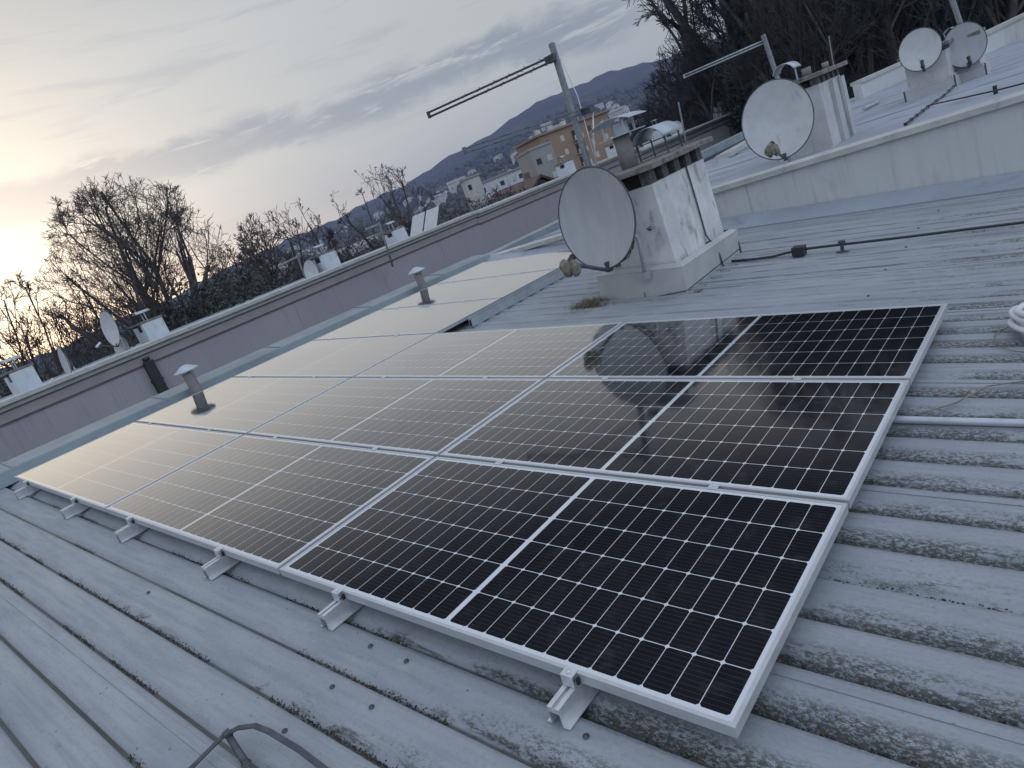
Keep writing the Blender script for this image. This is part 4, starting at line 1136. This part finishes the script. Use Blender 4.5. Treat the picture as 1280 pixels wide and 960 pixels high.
# solar collectors
P = LB(527, 304, 1.6)
sc_ = thing('solar_collector', 'pair of pale tilted solar collectors standing on the left roof edge', 'solar collector', P)
T = Matrix.Rotation(radians(52), 4, 'X')
for s_ in (-1, 1):
    q = MB(); q.box(-.75 if s_ < 0 else .02, -.02 if s_ < 0 else .75, 0, 1.25, -.07, -0.003, M=T); q.build('collector_frame', M['darksteel'], sc_)
    q = MB(); q.box(-.73 if s_ < 0 else .04, -.04 if s_ < 0 else .73, .02, 1.23, -.002, .006, M=T); q.build('glass_cover', M['dishpale'], sc_)
q = MB()
for x in (-.7, .7): q.tube([T @ Vector((x, 1.2, -.08)), Vector((x, .95, -.35))], .02, 5); q.tube([T @ Vector((x, 0.05, -.08)), Vector((x, 1.0, -.35))], .02, 5)
q.build('stand', M['darksteel'], sc_)
small_mast('small mast with short aerials beside the tilted solar collectors', (474, 278), (482, 304), 19.5, [((475, 279), (457, 286), .012, .03), ((478, 290), (459, 297), .012, .03)], 0.03, 0.7)
small_mast('mast standing left of the third white chimney', (371, 318), (383, 352), 21.0, [((372, 320), (352, 330), .012, .03)], 0.025, 0.5)

# ------------------------------------------------------------------ trees
def frustum(q, p0, p1, r0, r1, n, mi=0):
    d = p1 - p0
    a = d.orthogonal().normalized(); b = d.normalized().cross(a)
    o = len(q.v)
    for p, r in ((p0, r0), (p1, r1)):
        for k in range(n):
            t_ = 2 * pi * k / n
            v = p + a * (cos(t_) * r) + b * (sin(t_) * r); q.v.append((v.x, v.y, v.z))
    for k in range(n):
        k2 = (k + 1) % n
        q.f.append((o + k, o + k2, o + n + k2, o + n + k)); q.mi.append(mi); q.sm.append(n > 4)

def bare_tree(name, label, cat, H, W_, clear, seed, limbs, twr, spread=0.5, levels=5, kids_=(4, 4, 4, 4), group=None, mats=None, upbias=0.35, zc=0.70, rzf=0.30):
    """H height, W_ crown width, clear: height of the first fork. Branches stop at an uneven rounded crown outline."""
    rn = random.Random(seed)
    o = thing(name, label, cat, (0, 0, 0), group)
    tr, cw_ = MB(), MB()
    ph = [rn.uniform(0, 6.28) for _ in range(6)]
    def outside(p):
        a = math.atan2(p.y, p.x); k = 1.0 + 0.13 * sin(2 * a + ph[0]) + 0.09 * sin(3 * a + p.z * 1.1 + ph[1]) + 0.07 * sin(5 * a - p.z * 1.7 + ph[2])
        return ((p.x ** 2 + p.y ** 2) / (W_ * 0.5 * k) ** 2 + ((p.z - H * zc) / (H * rzf * (0.5 + 0.5 * k))) ** 2 > 1.0) and p.z > clear * 1.02
    def bend(d, amt): return (d + Vector((rn.gauss(0, amt), rn.gauss(0, amt), rn.gauss(0, amt)))).normalized()
    R0 = H * 0.021
    def grow(p, d, L, r, lev):
        nseg = 5 if lev == 0 else (3 if lev < 3 else 2)
        if lev >= 5: nseg = 1
        r1 = max(twr, r * (0.55 if lev < levels - 1 else 0.5))
        pts = [p]; stop = False
        for i in range(nseg):
            d = bend(d, 0.07 + 0.03 * lev); d = (d + Vector((0, 0, upbias * (0.30 if lev == 0 else 0.18)))).normalized()
            q_ = pts[-1] + d * (L / nseg)
            if outside(q_):
                q_ = pts[-1] + d * (L / nseg * 0.35); pts.append(q_); stop = True; break
            pts.append(q_)
        ns = len(pts) - 1
        for i in range(ns):
            ra = r + (r1 - r) * i / nseg; rb = r + (r1 - r) * (i + 1) / nseg
            if stop and i == ns - 1 and lev > 1: rb = twr
            frustum(tr if lev < 2 else cw_, pts[i], pts[i + 1], ra, rb, 6 if lev < 2 else 3)
        if lev >= levels: return
        nk = kids_[min(lev, len(kids_) - 1)]
        for k in range(nk):
            f = 1.0 if (k == 0 and not stop) else rn.uniform(0.22, 1.0)
            i = min(ns - 1, int(f * ns)); q_ = pts[i].lerp(pts[i + 1], f * ns - i)
            ax = bend(d.orthogonal(), .6); ax = (ax - d * ax.dot(d)).normalized()
            ang = rn.uniform(0.35, 0.85) * (0.35 if k == 0 else 1.0) + 0.04
            nd_ = (d * cos(ang) + (Matrix.Rotation(rn.uniform(0, 2 * pi), 3, d) @ ax) * sin(ang)).normalized()
            rr_ = r + (r1 - r) * f
            grow(q_, nd_, L * (rn.uniform(0.60, 0.75) if k == 0 else rn.uniform(0.45, 0.70)), max(twr, rr_ * rn.uniform(.45, .7)), lev + 1)
    frustum(tr, Vector((0, 0, -0.3)), Vector((0, 0, clear * .5)), R0 * 1.25, R0 * 1.05, 8); frustum(tr, Vector((0, 0, clear * .5)), Vector((0, 0, clear)), R0 * 1.05, R0 * .9, 8)
    for k in range(limbs):
        a = 2 * pi * k * 0.618 * 2 + rn.uniform(-.3, .3)
        tilt = spread * (0.12 + 1.0 * ((k + 0.5) / limbs)) * rn.uniform(.85, 1.15)
        d = Vector((cos(a) * sin(tilt), sin(a) * sin(tilt), cos(tilt)))
        grow(Vector((0, 0, clear * rn.uniform(.72, 1.0))), d, (H - clear) * rn.uniform(.62, .80), R0 * rn.uniform(.42, .62), 0)
    mats = mats or (M['bark'], M['twig'])
    tr.build('trunk', mats[0], o); cw_.build('crown', mats[1], o)
    return o

def leafy(name, label, cat, lobes, nleaf, size, seed, m_, trunk=None, group=None, stuff=False):
    """lobes: (x, y, z, rx, ry, rz) filled with small leaf faces"""
    rn = random.Random(seed)
    o = thing(name, label, cat, (0, 0, 0), group)
    q = MB()
    vol = [l[3] * l[4] * l[5] for l in lobes]; tot = sum(vol)
    for (x, y, z, rx, ry, rz_), v in zip(lobes, vol):
        # clumps inside each lobe so that gaps stay open between them
        nc = max(4, int(26 * v / tot) + 4)
        per = max(6, int(nleaf * v / tot / nc))
        for _ in range(nc):
            while True:
                c = Vector((rn.uniform(-1, 1), rn.uniform(-1, 1), rn.uniform(-1, 1)))
                if c.length < 1: break
            c = c * (0.75 + 0.25 * rn.random()) / max(.35, c.length) * (c.length ** .5)
            cs = rn.uniform(.22, .42)
            for _ in range(per):
                g = Vector((rn.gauss(0, cs), rn.gauss(0, cs), rn.gauss(0, cs * .8))) * .62 + c
                p = Vector((x + g.x * rx, y + g.y * ry, z + g.z * rz_))
                n = Vector((rn.gauss(0, 1), rn.gauss(0, 1), rn.gauss(0, 1) + .4)).normalized(); a = n.orthogonal().normalized(); b = n.cross(a)
                s_ = size * rn.uniform(.5, 1.3)
                oo = len(q.v)
                for u_, v_ in ((-1, -.6), (1, -.6), (.7, .7), (-.7, .7)):
                    w_ = p + a * (u_ * s_) + b * (v_ * s_); q.v.append((w_.x, w_.y, w_.z))
                q.f.append((oo, oo + 1, oo + 2, oo + 3)); q.mi.append(0); q.sm.append(False)
    q.build('crown', m_, o)
    q = MB()
    top = max(l[2] for l in lobes)
    frustum(q, Vector((0, 0, -.3)), Vector((0, 0, top * .5)), top * .028, top * .02, 7); frustum(q, Vector((0, 0, top * .5)), Vector((.05, 0, top)), top * .02, top * .008, 6)
    for k in range(6):
        a = k * 1.05; z = top * (.35 + .1 * k)
        frustum(q, Vector((0, 0, z)), Vector((cos(a) * top * .13, sin(a) * top * .13, z + top * .1)), top * .009, top * .004, 4)
    q.build('trunk', M['bark'], o)
    return o

H0 = {}
def spot(src, px, py, r, hs, rz, wid):
    """hs: a number scales the tree; a pixel (x, y) means its top reaches that sight line's elevation"""
    d = ray(px, py); p = polar(math.degrees(math.atan2(d.x, d.y)), GZ, r, True)
    if isinstance(hs, tuple):
        t_ = ray(*hs); e = t_.z / math.hypot(t_.x, t_.y)
        hs = (r * e + CAM.z - GZ) / H0[src.name.split('.')[0] + str(src.get('shape_no', 0))]
    return place(p, rz, hs if wid is None else (hs * wid, hs * wid, hs))
def set_tree(o, px, py, r, hs=1.0, rz=0.0, wid=None):
    zt = max((v[2] for c in kids(o) for v in c.data.vertices[:] for v in [v.co]), default=10)
    H0[o.name.split('.')[0] + str(len(H0) + 1)] = zt; o['shape_no'] = len(H0)
    o.matrix_world = spot(o, px, py, r, hs, rz, wid)
    return o
def tree_at(src, px, py, r, hs, rz, label, group, wid=None):
    return copy_thing(src, spot(src, px, py, r, hs, rz, wid), label, group)

# the big bare tree against the bright sky
big = bare_tree('bare_tree', 'big spreading bare tree against the bright sky at the left', 'tree', 17.2, 7.4, 7.6, 8, 9, 0.0085, 0.95, 6, (6, 4, 4, 3, 2, 2), zc=.705, rzf=.295)
set_tree(big, 212, 404, 34, (150, 206), 0.6)
# slim bare trees: three shapes, first uses are single trees, the rest are copies
slimA = bare_tree('bare_tree', 'bare tree with a round airy top, in front of the hill right of the scrub', 'tree', 13, 5.6, 6.6, 31, 6, 0.010, .8, 5, (4, 3, 3, 3))
set_tree(slimA, 489, 297, 46, (455, 208), .3)
slimB = bare_tree('bare_tree', 'thin bare tree standing right of the big one, before the hill end', 'tree', 12, 4.6, 6.0, 47, 5, 0.011, .7, 5, (4, 4, 3, 3))
set_tree(slimB, 370, 345, 44, (338, 258), .8)
slimC = bare_tree('bare_tree', 'bare tree at the left edge with fine upright twigs', 'tree', 13, 6.4, 5.0, 59, 7, 0.010, .8, 5, (4, 4, 3, 3))
set_tree(slimC, 50, 467, 36, (5, 342), .2)
tree_at(slimC, 98, 449, 40, (70, 372), 2.0, 'second bare tree from the left edge, lower and looser', None)
tree_at(slimA, 150, 428, 42, (130, 372), 1.0, 'low bare tree under the left side of the big tree', None)
tree_at(slimB, 325, 362, 40, (300, 300), 2.5, 'bare tree leaning out of the dark scrub right of the big tree', None, 1.2)
# brown scrub and wood along the left row
scrub = leafy('scrub_bush', 'broad dark evergreen bush at the foot of the big bare tree', 'bush', [(0, 0, 5.0, 2.8, 2.8, 4.0), (1.6, .5, 7.2, 1.7, 1.7, 2.0), (-1.6, .4, 6.2, 1.8, 1.8, 2.4), (.2, 0, 8.6, 1.3, 1.3, 1.5)], 20000, .055, 5, M['ivy'])
set_tree(scrub, 258, 387, 31, (228, 338), 0)
hed = leafy('scrub_bush', 'rounded brown bush between the two white chimneys on the left row', 'bush', [(0, 0, 4.4, 2.6, 2.6, 3.4), (1.2, .5, 6.0, 1.6, 1.6, 1.6), (-1.2, -.3, 5.6, 1.6, 1.6, 1.6)], 17000, .045, 9, M['hedge'])
set_tree(hed, 456, 312, 30, (447, 292), 0)
bush = bare_tree('scrub_bush', 'tangled dark scrub left of the big tree, behind the thin dishes', 'bush', 10.5, 7, 1.2, 71, 12, 0.011, 1.2, 5, (5, 4, 3, 3), mats=(M['twigdark'], M['twigdark']), upbias=.3, zc=.52, rzf=.48)
set_tree(bush, 120, 441, 29, (114, 424), 0)
for i, (px, py, r, hs, wd, sr, lab) in enumerate([
    (35, 473, 30, (24, 463), 1.2, scrub, 'dark evergreen scrub behind the chimney at the left edge'),
    (80, 456, 33, (72, 446), 1.3, hed, 'brown scrub around the edge on dish'),
    (175, 419, 30, (165, 408), 1.1, hed, 'brown scrub behind the chimney over the downpipe'),
    (140, 432, 34, (132, 426), 1.2, scrub, 'low dark evergreen scrub behind the two thin dishes'),
    (318, 363, 32, (304, 337), 1.1, scrub, 'dark evergreen bush at the right foot of the big tree'),
    (335, 357, 35, (325, 338), 1.1, bush, 'tangled scrub left of the third white chimney'),
    (212, 404, 33, (196, 374), 1.0, scrub, 'dark evergreen bush half hidden behind the scrub left of the big trunk'),
    (290, 374, 35, (270, 336), .95, hed, 'brown bush right of the big trunk, before the hill'),
    (362, 346, 36, (352, 333), 1.2, hed, 'brown scrub right behind the dish of the third white chimney'),
    (392, 334, 34, (386, 320), 1.0, bush, 'tangled scrub behind the third white chimney'),
    (424, 322, 38, (416, 308), 1.1, bush, 'tangled scrub just left of the rounded brown bush'),
    (500, 294, 40, (492, 278), 1.2, hed, 'brown scrub behind the chimney next to the collectors'),
    (566, 269, 42, (558, 254), 1.3, hed, 'brown scrub right behind the tilted collectors'),
    (606, 253, 44, (598, 240), 1.1, bush, 'tangled brown scrub between the collectors and the brown roofed house'),
    (590, 260, 36, (582, 246), 1.2, hed, 'brown bush behind the roof edge right of the collectors'),
    (540, 279, 38, (532, 266), 1.1, bush, 'tangled scrub left of the tilted collectors'),
    (632, 244, 46, (624, 232), 1.0, hed, 'brown bush in front of the brown roofed house')]):
    tree_at(sr, px, py, r, hs, i * 1.3, lab, None, wd)

# dark wood on the right: bare trees and evergreens
rnd = random.Random(77)
tall = bare_tree('bare_tree', 'tallest bare tree at the left end of the dark wood', 'tree', 18, 7.6, 5.0, 83, 9, 0.012, .8, 5, (6, 4, 3, 3), mats=(M['bark'], M['twigdark']), zc=.62, rzf=.38)
set_tree(tall, 890, 150, 48, (848, 18), 0)
tall2 = bare_tree('bare_tree', 'upright bare tree second from the left end of the dark wood', 'tree', 18, 6.4, 4.0, 89, 7, 0.013, .6, 5, (6, 4, 3, 3), mats=(M['bark'], M['twigdark']), zc=.6, rzf=.40)
set_tree(tall2, 925, 130, 46, (890, -12), 0)
pine = leafy('evergreen_tree', 'dark evergreen with a ragged top among the bare trees of the wood', 'tree', [(0, 0, 8, 2.2, 2.2, 3.2), (.9, .4, 11, 1.7, 1.7, 1.8), (-.9, -.3, 10.3, 1.7, 1.7, 1.6), (.2, .2, 13.2, 1.4, 1.4, 1.6), (-.3, 0, 15.2, .9, .9, 1.3), (0, .4, 5, 2.2, 2.2, 2.4)], 17000, .07, 17, M['needle'])
set_tree(pine, 958, 120, 44, (916, -4), 0)
WOOD = 'trees of the dark wood on the right'
n = 0
for px, py, r, hs, sr in [
    (835, 112, 60, .80, tall2), (875, 105, 52, .80, tall2), (955, 60, 50, 1.05, tall), (985, 50, 45, 1.05, tall2), (1010, 50, 52, 1.15, pine),
    (1040, 45, 46, 1.1, tall), (1075, 30, 50, 1.1, tall2), (1100, 25, 42, 1.05, pine), (1130, 20, 50, 1.1, tall), (1160, 15, 46, 1.05, pine), (1190, 8, 52, 1.1, tall2), (1225, 0, 46, 1.1, pine),
    (1260, -10, 50, 1.1, tall), (1290, -20, 46, 1.1, pine), (800, 130, 70, .70, tall2), (815, 128, 56, .50, pine), (1020, 45, 36, .92, tall2), (1115, 20, 37, .95, tall2),
    (1210, 0, 38, .95, tall2), (870, 92, 66, .78, pine), (1000, 55, 62, 1.2, tall2), (1090, 25, 64, 1.3, tall), (1180, 10, 64, 1.3, tall2), (900, 85, 38, .50, bush), (940, 75, 36, .62, bush), (1000, 60, 34, .7, bush), (1070, 40, 33, .75, bush), (1130, 20, 32, .75, bush), (1200, 5, 32, .8, bush),
    (800, 180, 60, (783, 138), pine), (812, 178, 54, (800, 146), tall), (790, 150, 40, .56, bush), (830, 130, 38, .66, bush), (865, 110, 36, .70, bush)]:
    lab = {'bare_tree': 'bare winter tree in the dark wood behind the dishes', 'evergreen_tree': 'dark evergreen tree in the wood behind the dishes', 'scrub_bush': 'tangled undergrowth at the edge of the dark wood'}[sr.name.split('.')[0]]
    if sr is bush: hs *= 1.05
    elif px >= 935 and r >= 40:
        hs = (r * math.tan(radians(19 + 5 * rnd.random())) + 10.4) / {'bare_tree': 18.0, 'evergreen_tree': 16.6}[sr.name.split('.')[0]]
    grp = {'bare_tree': 'bare trees of the dark wood', 'evergreen_tree': 'evergreens of the dark wood', 'scrub_bush': 'undergrowth of the dark wood'}[sr.name.split('.')[0]]
    tree_at(sr, px, py, r, hs, n * 1.7, lab, grp); n += 1

# ------------------------------------------------------------------ town between the roofs and the hill
def block(label, px0, px1, pyt0, pyt1, dep, deepm, wall, floors, cols, roofm, cat='building', eave=.5, win_w=.9, win_h=1.3, balc=None, name='apartment_building'):
    """facade from the photo's left top corner to its right top corner at the given depths"""
    A = at(px0, pyt0, dep[0]); B = at(px1, pyt1, dep[1]); zt = A.z
    d = Vector((B.x - A.x, B.y - A.y, 0)); L = d.length; ang = math.atan2(d.y, d.x)
    o = thing(name, label, cat, (A.x, A.y, 0), None, Matrix.Rotation(ang, 3, 'Z'))
    q = MB(); q.box(0, L, 0, deepm, GZ, zt); q.build('wall', wall, o)
    q = MB(); q.box(-eave, L + eave, -eave, deepm + eave, zt + .01, zt + .45); q.build('roof', roofm, o)
    fh = 3.0
    for f_ in range(floors):
        z0 = zt - 0.6 - (f_ + 1) * fh + 1.1
        for c_ in range(cols):
            x = L * (c_ + .5) / cols
            if balc and c_ in balc:
                q = MB(); q.box(x - 1.1, x + 1.1, -.06, 0.0, z0 - .7, z0 + 1.3); q.build('window', M['soot'], o)
                q = MB(); q.box(x - 1.2, x + 1.2, -1.0, -.065, z0 - .95, z0 - .75); q.box(x - 1.2, x + 1.2, -1.0, -.92, z0 - .75, z0 + .05); q.build('balcony', M['shutter'], o)
            else:
                q = MB(); q.box(x - win_w / 2, x + win_w / 2, -.05, 0.0, z0 - .2, z0 - .2 + win_h)
                q.build('window', M['shutter'] if (c_ + f_) % 3 else M['window'], o)
    return o, L, zt
oc, L, zt = block('ochre apartment block with dark balconies, behind the mast', 673, 757, 171, 138, (150, 156), 12, M['orange'], 6, 5, M['orange'], balc=(2,))
for x in (2, 5.5, 9, 12.5):
    q = MB(); q.box(x, x + 1.1, 4, 5, zt + .46, zt + 2.0); q.build('chimney', M['stone'], oc)
block('plain grey block with few windows, left of the ochre block', 662, 688, 189, 177, (120, 120.3), 12, M['grey'], 3, 2, M['grey'], eave=.12, win_w=.9, win_h=1.0)
block('long pale terrace with a row of dark windows, left of the grey block', 598, 668, 231, 203, (205, 201), 10, M['white'], 2, 9, M['grey'], win_w=1.3)
block('small pale house at the left end of the long terrace', 579, 598, 226, 218, (170, 170.2), 9, M['stone'], 3, 2, M['grey'], eave=.3, name='pale_house', cat='house')

def house_mesh(o, w_, d_, h_, rh, wallm, roofm):
    q = MB(); q.prism([(-w_ / 2, -4), (w_ / 2, -4), (w_ / 2, h_), (0, h_ + rh - .2), (-w_ / 2, h_)], 1, -d_ / 2, d_ / 2); q.build('wall', wallm, o)
    q = MB()
    s_ = rh / (w_ / 2)
    q.prism([(-w_ / 2 - .5, h_ - .5 * s_), (0, h_ + rh), (w_ / 2 + .5, h_ - .5 * s_), (w_ / 2 + .5, h_ - .5 * s_ + .25), (0, h_ + rh + .25), (-w_ / 2 - .5, h_ - .5 * s_ + .25)], 1, -d_ / 2 - .4, d_ / 2 + .4); rf = q.build('roof', roofm, o, fix=True)
    q = MB(); q.box(w_ * .15, w_ * .15 + .6, -.3, .3, h_, h_ + rh + .9); q.build('chimney', wallm, rf)
    for y in (-d_ / 2 - .03, d_ / 2 - .02):
        for x in (-w_ * .25, w_ * .25):
            for z in (1.2, 3.6):
                if z + 1.2 < h_ + .6:
                    q = MB(); q.box(x - .45, x + .45, y, y + .05, z, z + 1.3); q.build('window', M['window'], o)
    for x in (-w_ / 2 - .03, w_ / 2 - .02):
        for y in (-d_ * .28, d_ * .02, d_ * .3):
            q = MB(); q.box(x, x + .05, y - .45, y + .45, 2.4, 3.7); q.build('window', M['window'], o)
P = at(648, 240, 70); 
hb = thing('brown_house', 'brown roofed house between the long terrace and the mauve block', 'house', (P.x, P.y, P.z - 6.2), None, Matrix.Rotation(radians(62), 3, 'Z'))
house_mesh(hb, 7.5, 12, 4.2, 2.6, M['brown'], M['tile'])
hw = thing('hillside_house', 'pale house on the far slope of the hill', 'house', polar(-55, terrain_z(-55, 420), 420, True), 'pale houses scattered over the far slope')
house_mesh(hw, 8, 10, 5.5, 2.4, M['white'], M['tile'])
hw2 = thing('hillside_house', 'pale house on the far slope of the hill', 'house', polar(-52, terrain_z(-52, 380), 380, True), 'pale houses scattered over the far slope')
house_mesh(hw2, 9, 16, 7.5, 1.6, M['stone'], M['grey'])
for i in range(80):
    a = rnd.uniform(-63, -28); r = 330 + 620 * rnd.random() ** 0.8
    T = Matrix.Rotation(rnd.uniform(0, pi), 4, 'Z') @ Matrix.Diagonal((rnd.uniform(.6, 1.1), rnd.uniform(.6, 1.2), rnd.uniform(.7, 1.1), 1)); 
    copy_thing(hw if i % 2 else hw2, Matrix.Translation(polar(a, terrain_z(a, r) + .4, r, True)) @ T, 'pale house on the far slope of the hill')
# woods over the slope: one mass of rough crowns
q = MB(); rn = random.Random(8)
for i in range(13000):
    a = rn.uniform(-86, 12); r = 100 + 1000 * rn.random() ** 1.3
    z0 = terrain_z(a, r); c = polar(a, z0, r, True); h_ = rn.uniform(3.5, 8) * (1.0 if r > 200 else .8); wdt = h_ * rn.uniform(.35, .6)
    o_ = len(q.v)
    n = 5
    for lv, (zz, rr) in enumerate(((.05, .5), (.45, 1.0), (.8, .7))):
        for k in range(n):
            t_ = 2 * pi * k / n + lv * .5 + i
            q.v.append((c.x + cos(t_) * wdt * rr * rn.uniform(.7, 1.3), c.y + sin(t_) * wdt * rr * rn.uniform(.7, 1.3), c.z + h_ * zz * rn.uniform(.85, 1.15)))
    q.v.append((c.x, c.y, c.z + h_))
    mi_ = 0 if rn.random() < .55 else (1 if rn.random() < .6 else 2)
    for lv in range(2):
        for k in range(n):
            k2 = (k + 1) % n; q.f.append((o_ + lv * n + k, o_ + lv * n + k2, o_ + lv * n + n + k2, o_ + lv * n + n + k)); q.mi.append(mi_); q.sm.append(False)
    for k in range(n):
        q.f.append((o_ + 2 * n + k, o_ + 2 * n + (k + 1) % n, o_ + 3 * n)); q.mi.append(mi_); q.sm.append(False)
tag(q.build('hillside_woods', [M['hedge'], M['ivy'], M['twig']]), kind='stuff', label='winter woods covering the far slope below the hill crest')

# ------------------------------------------------------------------ haze
q = MB(); q.box(-1780, 1780, -1780, 1780, GZ - 45, 172)
hz = bpy.data.materials.new('pale_haze'); hz.use_nodes = True
t = NT(hz.node_tree)
t.n.remove(t.n['Principled BSDF'])
pv = t.new('ShaderNodeVolumePrincipled'); pv.inputs['Color'].default_value = (0.36, 0.50, 0.88, 1); pv.inputs['Density'].default_value = 0.00030
pv.inputs['Anisotropy'].default_value = 0.0
t.l.new(pv.outputs[0], t.n['Material Output'].inputs['Volume'])
tag(q.build('haze', hz), kind='stuff', label='thin blue evening haze over the town')
